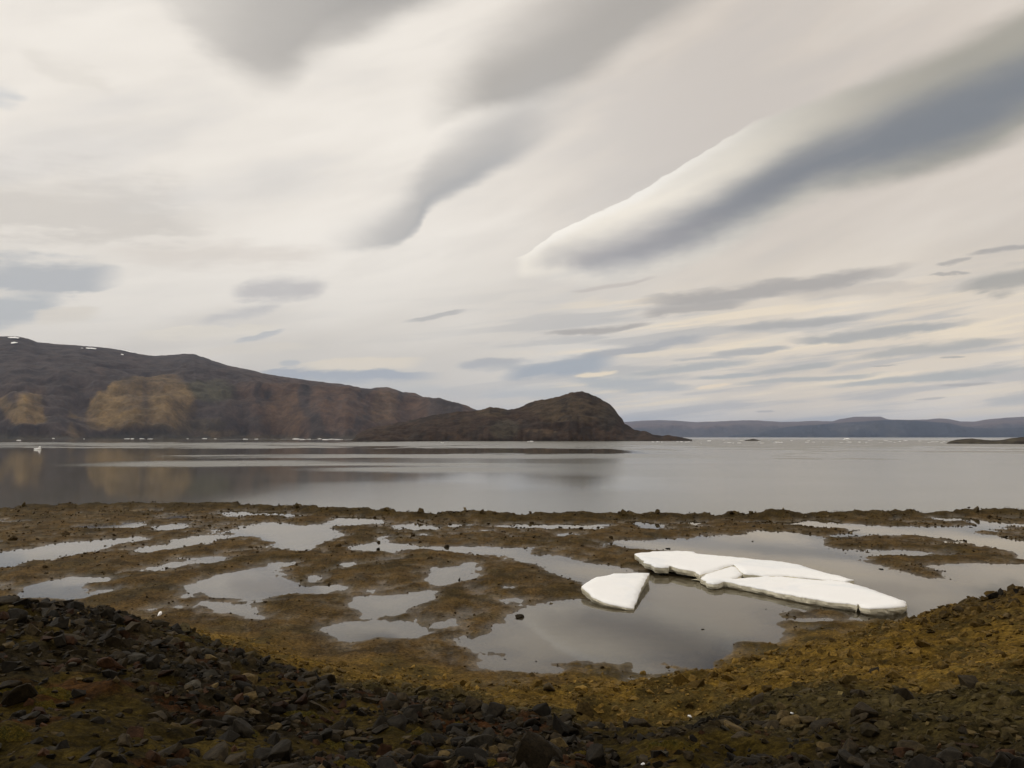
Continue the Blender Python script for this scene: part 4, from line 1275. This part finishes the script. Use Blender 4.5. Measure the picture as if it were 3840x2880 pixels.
# iceberg below the bluff
ix_, iy_ = on_level(3176, 1650, 0)
ib = empty('iceberg', (ix_, iy_, 0))
tag(ib, 'stepped white iceberg far out below the dark blue bluff', 'iceberg')
lump('ice_body', (0, 0, 0.9), (8.6, 5, 2.4), 13, ib)
lump('ice_tower', (2.2, 0.5, 2.6), (4.2, 3, 2.0), 15, ib)
lump('ice_shoulder', (-5.0, 0, 2.2), (1.6, 2, 1.7), 17, ib)
k = 0
rg = random.Random(5)
drift_zones = [
    (R1, [(8, 768, 22), (122, 781, 30), (345, 769, 24), (603, 767, 34), (545, 772, 12), (820, 771, 40), (858, 772, 26), (920, 771, 36), (975, 772, 46), (1325, 770, 34), (1215, 771, 18), (1395, 771, 20)], 'white ice scrap drifting under the left hills', 'ice drifting under the left hills'),
    (R1, [(1590, 774, 40), (1660, 773, 30), (1920, 773, 60), (1960, 775, 50), (2000, 774, 40), (2070, 771, 26), (2110, 776, 60), (2150, 774, 40), (2190, 776, 60)], 'white ice scrap stranded around the flat skerry', 'ice around the flat skerry'),
    (R2, [(5, 404, 10), (1160, 417, 34), (1140, 417, 16), (620, 425, 22), (610, 424, 10), (1900, 419, 18), (1930, 419, 22), (1955, 420, 10), (2050, 418, 20), (2075, 419, 26), (2100, 420, 14), (2190, 429, 30)], 'white ice scrap at the waterline of the island', 'ice along the island'),
]
for R, L, lab_, grp in drift_zones:
    for x_, y_, w_ in L:
        px, py = R([(x_, y_)])[0]
        sc_ = 1.728 if R is R1 else 1.6265
        drift(px, py, w_ / sc_, 3.4 if w_ > 20 else 2.2, lab_, grp, k); k += 1
for i in range(48):
    x_ = rg.uniform(390, 1800); y_ = rg.uniform(287, 305) if x_ < 950 else rg.uniform(289, 303)
    px, py = R3([(x_, y_)])[0]
    drift(px, py, rg.uniform(5, 24), rg.uniform(0.9, 2.2), 'thin white ice scrap drifting ' + ('between the island tip and the small islet' if px < 2790 else 'beyond the small islet' if px < 2900 else 'between the small islet and the iceberg' if px < 3170 else 'between the iceberg and the right islet'), 'ice drifting between the islets', k); k += 1

# ------------------------------------------------------------------ stones
def stone_mesh(seed, name='stone', pts=15, flat=0.6, cube=0.5):
    rg = np.random.default_rng(seed)
    v = rg.normal(size=(pts, 3))
    v /= np.linalg.norm(v, axis=1)[:, None]
    m = np.abs(v).max(1)[:, None]
    v = v * (1 - cube) + v / m * cube * 0.8
    v *= np.array([1.0, rg.uniform(0.6, 0.95), rg.uniform(flat * 0.7, flat * 1.3)])
    v *= rg.uniform(0.8, 1.08, (pts, 1))
    bm = bmesh.new()
    for p in v:
        bm.verts.new(p)
    bmesh.ops.convex_hull(bm, input=bm.verts)
    for w_ in [w_ for w_ in bm.verts if not w_.link_faces]:
        bm.verts.remove(w_)
    bmesh.ops.recalc_face_normals(bm, faces=bm.faces)
    bm.verts.ensure_lookup_table()
    me = bpy.data.meshes.new(name)
    bm.to_mesh(me); bm.free()
    return me
PROTO = [stone_mesh(i, 'stone', 12 + i % 4, (0.75, 0.5, 0.62, 0.4)[i % 4], (0.2, 0.7, 0.45, 0.85)[i % 4]) for i in range(20)]
FINE = []
for i in range(20):           # the near stones get broken edges
    bm = bmesh.new(); bm.from_mesh(PROTO[i])
    bmesh.ops.bevel(bm, geom=list(bm.edges), offset=0.07, segments=1, affect='EDGES', clamp_overlap=True)
    bmesh.ops.triangulate(bm, faces=bm.faces)
    me = bpy.data.meshes.new('stone'); bm.to_mesh(me); bm.free()
    me.materials.append(M_ROCK['charcoal'])
    FINE.append(me)
PV = []
for me in PROTO:
    v = np.zeros(len(me.vertices) * 3, np.float32); me.vertices.foreach_get('co', v)
    me.calc_loop_triangles()
    f = np.zeros(len(me.loop_triangles) * 3, np.int32); me.loop_triangles.foreach_get('vertices', f)
    PV.append((v.reshape(-1, 3), f.reshape(-1, 3)))
PAL = list(PALETTE)
PALC = np.array([PALETTE[k_] for k_ in PAL])

def in_frame(x, y, z, m=0):
    d = np.stack([x, y * CP + (z - CAM_H) * SP, -(y * SP) + (z - CAM_H) * CP], -1)
    px = CX + d[:, 0] / d[:, 1] * FPX; py = CY - d[:, 2] / d[:, 1] * FPX
    return px, py

# candidates over the bank (denser towards the camera) and the flat
N1 = 90000
ra = RNG.uniform(math.radians(-53), math.radians(53), N1)
rr_ = 6.5 * (46 / 6.5) ** RNG.uniform(0, 1, N1)
sxp, syp = rr_ * np.sin(ra), rr_ * np.cos(ra)
z_, u_, sd_, q_, b_, b3_ = survey(sxp, syp)
n_a = fbm(sxp * 0.6, syp * 0.6, 901, 3)
mossy = fbm(sxp * 0.7, syp * 0.7, 131, 4)
zo_, zd_ = zones(sxp, syp)
dens = sstep(u_, -0.06, 0.10) * (0.52 - 0.12 * zd_) + b_ * 0.42 + b3_ * 0.4
dens *= 1 - zd_ * sstep(mossy, 0.0, 0.25) * 0.75
keep = RNG.uniform(0, 1, N1) < np.clip(dens, 0, 1)
coarse = np.clip(zd_ + b3_ * 0.75, 0, 1)
mound = np.clip(b3_ * 1.3 - zd_, 0, 1)
size = np.exp(RNG.normal(0, 0.68, N1)) * (0.029 + 0.016 * coarse) * np.clip(0.5 + rr_ / 20, 0.7, 1.7)
big_ = RNG.uniform(0, 1, N1) < 0.03 * coarse
size = np.where(big_, size * RNG.uniform(1.6, 2.5, N1), size)
size = np.minimum(size, 0.24)
bank = np.stack([sxp, syp, z_, size, coarse, zo_, mound], -1)[keep]
# flat: sparse gravel, more along pool rims and the fjord rim
N2 = 60000
ra = RNG.uniform(math.radians(-36), math.radians(36), N2)
rr_ = np.sqrt(RNG.uniform(22 ** 2, 88 ** 2, N2))
sxp, syp = rr_ * np.sin(ra), rr_ * np.cos(ra)
z_, u_, sd_, q_, b_, b3_ = survey(sxp, syp)
dens = 0.16 + 0.34 * np.exp(-(sd_ / 0.5) ** 2) + 0.2 * np.exp(-((q_ - 1.0) / 1.2) ** 2) + 0.35 * (fbm(sxp * 0.5, syp * 0.5, 911, 3) > 0.12)
dens *= (u_ < 0.04) & (q_ > 0.2) & (z_ > ZP - 0.09)
keep = RNG.uniform(0, 1, N2) < dens * 0.75
size = np.exp(RNG.normal(0, 0.5, N2)) * 0.030 * np.clip(rr_ / 35, 0.7, 1.9)
size = np.where(RNG.uniform(0, 1, N2) < 0.025, size * 2.2, size)
flat = np.stack([sxp, syp, z_, np.minimum(size, 0.34), np.zeros(N2), u_, np.zeros(N2)], -1)[keep]
ST = np.concatenate([bank, flat])
is_flat = np.concatenate([np.zeros(len(bank), bool), np.ones(len(flat), bool)])
nS = len(ST)
# stone colours by where they lie
cls = np.zeros(nS, np.int32)
pr = RNG.uniform(0, 1, nS)
tb = {0: [0.0, 0.30, 0.36, 0.46, 1.0], 1: [0.40, 0.80, 0.90, 0.965, 1.0], 2: [0.25, 0.68, 0.72, 0.85, 1.0], 3: [0.12, 0.80, 0.86, 0.93, 1.0]}
zone = np.where(is_flat, 2, np.where(ST[:, 6] > 0.3, 3, np.where(ST[:, 4] > 0.45, 1, 0)))
for zk, th in tb.items():
    m = zone == zk
    cls[m] = np.searchsorted(np.array(th), pr[m])
cls = np.clip(cls, 0, 4)
scol = PALC[cls] * np.exp(RNG.normal(0, 0.33, nS))[:, None]
# the weed-stained gravel of the tide line takes the colour of its ground
gold = np.array([0.125, 0.076, 0.016]); olive = np.array([0.042, 0.032, 0.012])
kk = np.clip(1 - ST[:, 4], 0, 1) * (~is_flat)
tgt = gold[None] * (1 - ST[:, 5])[:, None] + olive[None] * ST[:, 5][:, None]
mixk = (kk * 0.8)[:, None]
scol = scol * (1 - mixk) + tgt * np.exp(RNG.normal(0, 0.35, nS))[:, None] * mixk
scol = np.where(is_flat[:, None], scol * 0.45 + np.array([0.055, 0.034, 0.012])[None] * 0.55, scol)
pale = is_flat & (RNG.uniform(0, 1, nS) < 0.16)
scol = np.where(pale[:, None], np.array([0.125, 0.095, 0.052])[None] * np.exp(RNG.normal(0, 0.25, nS))[:, None], scol)
px_, py_ = in_frame(ST[:, 0], ST[:, 1], ST[:, 2])
vis = (px_ > -40) & (px_ < 3880) & (py_ < 2930)
app = ST[:, 3] / np.hypot(ST[:, 0], ST[:, 1])
app = np.where(vis, app, 0)
order = np.argsort(-app)
NBIG = 268
single = np.zeros(nS, bool); single[order[:NBIG]] = True

rots = RNG.uniform(0, 6.283, nS); tx = RNG.normal(0, 0.30, nS); ty = RNG.normal(0, 0.30, nS)
proto = RNG.integers(0, 20, nS)
zs_ = RNG.uniform(0.75, 1.15, nS)
sink = RNG.uniform(-0.14, 0.22, nS)

def rot_mats(a, b, c_):
    ca, sa_, cb, sb, cc, sc_ = np.cos(a), np.sin(a), np.cos(b), np.sin(b), np.cos(c_), np.sin(c_)
    Rm = np.empty((len(a), 3, 3))
    Rm[:, 0, 0] = cc * cb; Rm[:, 0, 1] = cc * sb * sa_ - sc_ * ca; Rm[:, 0, 2] = cc * sb * ca + sc_ * sa_
    Rm[:, 1, 0] = sc_ * cb; Rm[:, 1, 1] = sc_ * sb * sa_ + cc * ca; Rm[:, 1, 2] = sc_ * sb * ca - cc * sa_
    Rm[:, 2, 0] = -sb; Rm[:, 2, 1] = cb * sa_; Rm[:, 2, 2] = cb * ca
    return Rm
VV, FF, CC = [], [], []
off = 0
for p in range(20):
    m = np.nonzero((proto == p) & ~single)[0]
    if not len(m):
        continue
    v, f = PV[p]
    Rm = rot_mats(tx[m], ty[m], rots[m])
    sc3 = np.stack([ST[m, 3], ST[m, 3], ST[m, 3] * zs_[m]], -1)
    w_ = np.einsum('nij,nkj->nki', Rm, v[None] * sc3[:, None, :])
    w_ += np.stack([ST[m, 0], ST[m, 1], ST[m, 2] + ST[m, 3] * sink[m]], -1)[:, None, :]
    VV.append(w_.reshape(-1, 3))
    FF.append((f[None] + (off + np.arange(len(m)) * len(v))[:, None, None]).reshape(-1, 3))
    CC.append(np.repeat(scol[m], len(v), 0))
    off += len(m) * len(v)
rub = mesh_obj('rubble', np.concatenate(VV), np.concatenate(FF), M_RUBBLE, kind='stuff')
attr_color(rub.data, 'cover', np.concatenate(CC))
tag(rub, 'loose dark and ochre rubble covering the stony bank')
print('stones', nS, 'tris', sum(len(f) for f in FF))

# the largest stones as objects of their own
def place_phrase(px, py, fl):
    if fl:
        return 'on the brown mud flat'
    if px > 2900 and py < 2620:
        return 'on the mound at the right'
    if py > 2700:
        return 'in the rubble along the bottom edge' if px < 1300 else ('in the dark rubble at bottom centre' if px < 2600 else 'in the rubble at the lower right')
    if px < 1500:
        return 'on the dark stony berm at the left' if py < 2520 else 'below the dark stony berm'
    return 'on the gravel slope below the pools'
LANDMARKS = [(*R_([(x_, y_)])[0], n_) for R_, x_, y_, n_ in [
    (Z8, 920, 540, 'pyramid-shaped boulder'), (Z8, 1810, 475, 'widest yellow moss cushion'), (Z8, 290, 305, 'flat-topped brown block'), (Z8, 1040, 145, 'tan pointed stone'),
    (R7, 1180, 680, 'tilted tan slab'), (R7, 315, 400, 'rust-brown rounded rock'), (R7, 715, 440, 'rust-brown blocky rock'), (R7, 120, 630, 'grey block'), (R7, 510, 370, 'wide black slab'),
    (R7, 690, 184, 'bright white ice scrap'), (R8, 2110, 95, 'black pointed rock'), (R8, 1950, 750, 'dull red slab'), (R8, 1210, 614, 'lone white ice scrap'), (R8, 768, 630, 'thin ice scrap'),
    (R7, 1520, 826, 'bottom-edge moss cushion'), (R7, 150, 520, 'wide olive moss mat'), (R6, 1600, 560, 'right end of the long floe'), (R5, 1297, 808, 'lone rock in the pool')]]
USED = set()
SHAPE = ['chunky', 'blocky', 'rounded', 'flat']
for i in order[:NBIG]:
    cn = PAL[cls[i]]
    me = FINE[proto[i]]
    o = bpy.data.objects.new('stone', me)
    o.location = (ST[i, 0], ST[i, 1], ST[i, 2] + ST[i, 3] * sink[i])
    o.rotation_euler = (tx[i], ty[i], rots[i])
    o.scale = (ST[i, 3], ST[i, 3], ST[i, 3] * zs_[i])
    COL.objects.link(o)
    o.material_slots[0].link = 'OBJECT'
    o.material_slots[0].material = M_ROCK[cn]
    ph = place_phrase(px_[i], py_[i], is_flat[i])
    rank = int(np.searchsorted(-app[order[:NBIG]], -app[i]))
    szw = ('very large', 'large', 'medium', 'small')[min(3, rank // 67)]
    lx_, ly_, ln = min(LANDMARKS, key=lambda q__: (q__[0] - px_[i]) ** 2 + (q__[1] - py_[i]) ** 2)
    ex_, ey_ = px_[i] - lx_, py_[i] - ly_
    dd_ = math.hypot(ex_, ey_)
    if abs(ex_) > abs(ey_):
        rel = 'to the right of' if ex_ > 0 else 'to the left of'
    else:
        rel = 'in front of' if ey_ > 0 else 'behind'
    if dd_ > 330: rel = 'well ' + rel if abs(ex_) > abs(ey_) else 'far ' + rel
    lb = f'{szw} {SHAPE[proto[i] % 4]} {cn} stone {rel} the {ln}'
    if lb in USED:                     # say it by the next landmark instead
        for lx_, ly_, ln in sorted(LANDMARKS, key=lambda q__: (q__[0] - px_[i]) ** 2 + (q__[1] - py_[i]) ** 2)[1:6]:
            ex_, ey_ = px_[i] - lx_, py_[i] - ly_
            rel = ('to the right of' if ex_ > 0 else 'to the left of') if abs(ex_) > abs(ey_) else ('in front of' if ey_ > 0 else 'behind')
            lb = f'{szw} {SHAPE[proto[i] % 4]} {cn} stone {rel} the {ln}'
            if lb not in USED:
                break
    USED.add(lb)
    tag(o, lb, 'stone', f'stones {ph}')

# named rocks measured one by one
def ground_z(x, y):
    return float(survey(np.array([x]), np.array([y]))[0][0])
def rock_at(px, py, wpx, hfac, label, colour, proto_i, z=None, group=None, rz=None):
    # walk down the ray to the ground
    d = ray(px, py)
    ts = np.linspace(4, 110, 1500)
    xs, ys, zr = d[0] * ts, d[1] * ts, CAM_H + d[2] * ts
    zg = survey(xs, ys)[0]
    zg = np.maximum(zg, ZP - 0.02)
    hit = np.nonzero(zr <= zg)[0]
    i = hit[0] if len(hit) else -1
    x, y, zz = xs[i], ys[i], zg[i]
    s_ = wpx / 2 * math.hypot(x, y) / FPX
    o = bpy.data.objects.new('rock', FINE[proto_i])
    o.location = (x, y, zz + s_ * 0.15)
    o.scale = (s_, s_, s_ * hfac)
    o.rotation_euler = (random.uniform(-.15, .15), random.uniform(-.15, .15), random.uniform(0, 6.28) if rz is None else rz)
    COL.objects.link(o)
    o.material_slots[0].link = 'OBJECT'
    o.material_slots[0].material = M_ROCK[colour]
    tag(o, label, 'rock', group)
    return o
def P_(R, x, y):
    return R([(x, y)])[0]
rock_at(*P_(R5, 1297, 808), 42, 1.1, 'angular brown rock standing alone in the shallow near corner of the large pool', 'brown', 1, rz=0.4)
rock_at(*P_(R5, 905, 565), 20, 1.2, 'brown rock at the rim of the round middle pool', 'brown', 4)
rock_at(*P_(R5, 822, 352), 24, 1.3, 'brown rock at the head of the narrow channel', 'brown', 8)
rock_at(*P_(R5, 378, 368), 20, 1.2, 'brown rock on the edge of the shallow channel pool', 'brown', 12)
rock_at(*P_(R5, 1560, 222), 20, 1.1, 'dark rock between the two thin pools near the shore', 'charcoal', 5)
rock_at(*P_(R5, 1322, 227), 17, 1.1, 'dark rock at the lip of the thin pool near the shore', 'charcoal', 9)
shore = [(R4, 1925, 92, 34, 'dark humped boulder on the shore rim in front of the left hills reflection'), (R4, 160, 80, 28, 'flat dark boulder at the shore near the left edge'),
         (R5, 430, 112, 30, 'low boulder on the shore rim, first of the row in mid picture'), (R5, 652, 122, 34, 'wide rounded boulder on the shore rim, second of the row'),
         (R5, 1055, 125, 34, 'pointed boulder on the shore rim, third of the row'), (R5, 1132, 132, 22, 'small boulder just beyond the pointed shore boulder'),
         (R5, 1255, 136, 14, 'little knob of rock alone on the low shore rim'), (R5, 1970, 134, 34, 'long low boulder on the shore rim above the triangular pool'),
         (R5, 2185, 128, 30, 'rounded boulder on the shore rim above the long floe end'), (R6, 832, 104, 24, 'grey boulder on the shore rim behind the long floe'),
         (R6, 1965, 94, 40, 'broad boulder on the shore rim near the right edge')]
for k_, (R, x_, y_, w_, lb) in enumerate(shore):
    rock_at(*P_(R, x_, y_), w_, 1.1, lb, 'tan', [0, 4, 8, 12, 16, 2, 6][k_ % 7])
stray = [(R6, 1487, 386, 22, 'dark stone off the tip of the mud bar'), (R6, 1660, 208, 12, 'dark stone in the water above the mud bar'), (R6, 838, 245, 14, 'dark stone in the pool behind the floe'),
         (R6, 1306, 305, 12, 'dark stone at the near edge of the mud bar'), (R6, 1944, 174, 14, 'dark stone in the right hand pool channel'), (R6, 840, 170, 22, 'dark stone on the mud behind the floe'),
         (R6, 585, 692, 18, 'flat dark stone awash in the middle of the large pool'), (R6, 1060, 677, 12, 'small dark stone beside the mud spit'), (R6, 412, 282, 24, 'dark flat stone just behind the floe'),
         (R6, 575, 817, 14, 'dark stone near the bottom rim of the large pool'), (R6, 905, 590, 12, 'tiny dark stone in the pool in front of the long floe'), (R5, 1405, 1095, 20, 'brown stone in the shallows at the pool bottom'),
         (R5, 1200, 1080, 20, 'flat dark stone in the near left arm of the large pool'), (R5, 1992, 505, 12, 'dark stone behind the wedge floe'), (R5, 1178, 357, 12, 'dark square stone in the narrow channel')]
for k_, (R, x_, y_, w_, lb) in enumerate(stray):
    rock_at(*P_(R, x_, y_), w_, 0.9, lb, 'charcoal', (3, 7, 1, 5)[k_ % 4])
rock_at(*P_(Z8, 930, 590), 230, 1.15, 'large pyramid-shaped brown boulder at bottom centre of the picture', 'brown', 4, rz=0.8)
rock_at(*P_(Z8, 785, 565), 66, 1.1, 'tan slab leaning on the pyramid-shaped boulder', 'tan', 3)
rock_at(*P_(Z8, 1040, 145), 62, 0.9, 'tan pointed stone on the ochre gravel above the olive grit', 'tan', 8)
rock_at(*P_(Z8, 290, 305), 78, 0.9, 'flat-topped brown block on the grit slope', 'brown', 1)
rock_at(*P_(Z8, 160, 300), 32, 2.2, 'upright pale sliver of rock beside the flat-topped block', 'tan', 13)
rock_at(*P_(Z8, 260, 460), 58, 1.0, 'rust-brown wedge rock left of the pyramid-shaped boulder', 'rust-brown', 5)
rock_at(*P_(R7, 1180, 680), 80, 0.8, 'tan-brown slab tilted in the moss below the berm', 'tan', 7)
rock_at(*P_(R7, 315, 400), 66, 0.9, 'rust-brown rounded stone on the left berm', 'rust-brown', 2)
rock_at(*P_(R7, 715, 440), 66, 1.0, 'rust-brown blocky stone on the berm', 'rust-brown', 1)
rock_at(*P_(R7, 120, 630), 74, 0.9, 'grey block at the lower left', 'grey', 5)
rock_at(*P_(R7, 510, 370), 110, 0.55, 'wide black overhanging slab on the left berm', 'charcoal', 3)
rock_at(*P_(R8, 2080, 110), 46, 1.0, 'black rock on the mound crest', 'charcoal', 6)
rock_at(*P_(R8, 2110, 95), 36, 1.2, 'black pointed rock on the mound crest', 'charcoal', 0)
rock_at(*P_(R8, 2185, 85), 40, 1.2, 'black rock at the right end of the mound crest', 'charcoal', 9)
rock_at(*P_(R8, 1950, 750), 100, 0.5, 'flat dull red slab at the lower right', 'rust-brown', 7)
rock_at(*P_(R8, 1945, 725), 36, 0.6, 'grey flat stone lying on the dull red slab', 'grey', 3)

# scraps of ice on the bank
def scrap(px, py, wpx, label, seed):
    d = ray(px, py)
    ts = np.linspace(4, 80, 1200)
    xs, ys, zr = d[0] * ts, d[1] * ts, CAM_H + d[2] * ts
    zg = survey(xs, ys)[0]
    i = np.nonzero(zr <= zg)[0][0]
    s_ = wpx / 2 * math.hypot(xs[i], ys[i]) / FPX
    o = bpy.data.objects.new('ice_scrap', CHUNK[seed % 8])
    o.location = (xs[i], ys[i], zg[i] + s_ * 0.5)
    o.scale = (s_, s_ * 1.2, s_ * 2.4)
    o.rotation_euler = (0.3, -0.5, seed)
    COL.objects.link(o)
    tag(o, label, 'ice scrap', 'white ice scraps on the bank')
scrap(*P_(R7, 690, 184), 22, 'bright white ice scrap on the berm below the pools', 1)
scrap(*P_(R7, 302, 172), 8, 'tiny white ice scrap on the left berm', 2)
scrap(*P_(R8, 1210, 614), 14, 'white ice scrap alone on the olive grit', 3)
scrap(*P_(R8, 768, 630), 24, 'thin white ice scrap lying on the dark grit', 4)
scrap(*P_(Z8, 1595, 592), 26, 'white ice scrap at the bottom edge beside the moss', 5)

# moss cushions
def moss(px, py, wpx, dpx, label, seed):
    d = ray(px, py)
    ts = np.linspace(4, 60, 1200)
    xs, ys, zr = d[0] * ts, d[1] * ts, CAM_H + d[2] * ts
    zg = survey(xs, ys)[0]
    i = np.nonzero(zr <= zg)[0]
    i = i[0] if len(i) else 40
    x, y = xs[i], ys[i]
    rx = wpx / 2 * math.hypot(x, y) / FPX; ry = dpx / 2 * math.hypot(x, y) / FPX * 2.2
    nA, nR = 64, 22
    th = np.linspace(0, 2 * np.pi, nA, endpoint=False)
    vs, fs = [], []
    Rn = np.linspace(0.02, 1, nR)
    tH, rN = np.meshgrid(th, Rn)
    lim = 1 + 0.55 * fbm(np.cos(tH) * 1.6 + seed, np.sin(tH) * 1.6, seed, 3)
    X = x + rx * rN * lim * np.cos(tH); Y = y + ry * rN * lim * np.sin(tH)
    Z = survey(X.ravel(), Y.ravel())[0].reshape(X.shape)
    lumps = np.clip(0.55 + fbm(X * 9, Y * 9, seed + 7, 3) * 1.4, 0, 1.4)
    Z = Z - 0.02 + (1 - rN ** 2.4) * (0.045 + 0.05 * lumps) + fbm(X * 60, Y * 60, seed + 3, 2) * 0.025
    ixm = np.arange(nA * nR).reshape(nR, nA)
    nx = np.roll(ixm, -1, 1)
    F_ = np.stack([ixm[:-1], nx[:-1], nx[1:], ixm[1:]], -1).reshape(-1, 4)[:, ::-1]
    o = mesh_obj('moss_cushion', np.stack([X, Y, Z], -1).reshape(-1, 3), F_, M_MOSS, smooth=False)
    tag(o, label, 'moss', 'yellow moss cushions among the stones')
for k_, a in enumerate([P_(Z8, 1810, 475) + (190, 34, 'bright yellow moss cushion, the widest, right of the pyramid-shaped boulder'), P_(Z8, 1650, 470) + (50, 18, 'small yellow moss cushion beside the widest one'),
          P_(Z8, 1250, 530) + (110, 30, 'orange-yellow moss cushion just right of the pyramid-shaped boulder'), P_(Z8, 640, 450) + (90, 22, 'olive moss cushion behind the pyramid-shaped boulder'),
          P_(Z8, 290, 400) + (90, 26, 'orange moss cushion in front of the flat-topped block'), P_(Z8, 490, 360) + (70, 18, 'orange moss strip right of the flat-topped block'),
          P_(Z8, 250, 575) + (80, 24, 'yellow-green moss cushion at the bottom left of the boulder'), P_(Z8, 690, 592) + (80, 20, 'orange moss cushion at the foot of the tan slab'),
          P_(R7, 40, 695) + (140, 30, 'green moss cushion at the left edge'), P_(R7, 1075, 690) + (90, 30, 'yellow moss cushion beside the tilted slab'),
          P_(R7, 1480, 760) + (190, 60, 'broad olive moss cushion in the rubble near the bottom'), P_(R7, 1520, 826) + (170, 40, 'yellow moss cushion cut by the bottom edge'),
          P_(R7, 1290, 610) + (150, 28, 'dull green moss strip on the grit slope'), P_(R7, 210, 580) + (90, 18, 'thin yellow moss strip under the berm'), P_(R7, 150, 520) + (330, 40, 'wide dull olive moss mat at the left below the berm')]):
    moss(*a, 800 + k_ * 13)

# ------------------------------------------------------------------ air
bm = bmesh.new()
bmesh.ops.create_cube(bm, size=1.0)
me = bpy.data.meshes.new('haze'); bm.to_mesh(me); bm.free()
haze = bpy.data.objects.new('haze', me)
haze.scale = (96000, 96000, 1006)
haze.location = (0, 0, 1006 / 2 - 6)
COL.objects.link(haze)
haze['kind'] = 'stuff'; haze['label'] = 'thin blue haze over the fjord'
hm = bpy.data.materials.new('haze_air'); hm.use_nodes = True
hn = hm.node_tree
for n in list(hn.nodes): hn.nodes.remove(n)
ho = hn.nodes.new('ShaderNodeOutputMaterial'); hv = hn.nodes.new('ShaderNodeVolumePrincipled')
hv.inputs['Color'].default_value = (0.55, 0.69, 0.98, 1)
hv.inputs['Density'].default_value = 2.1e-5
hn.links.new(hv.outputs[0], ho.inputs['Volume'])
me.materials.append(hm)
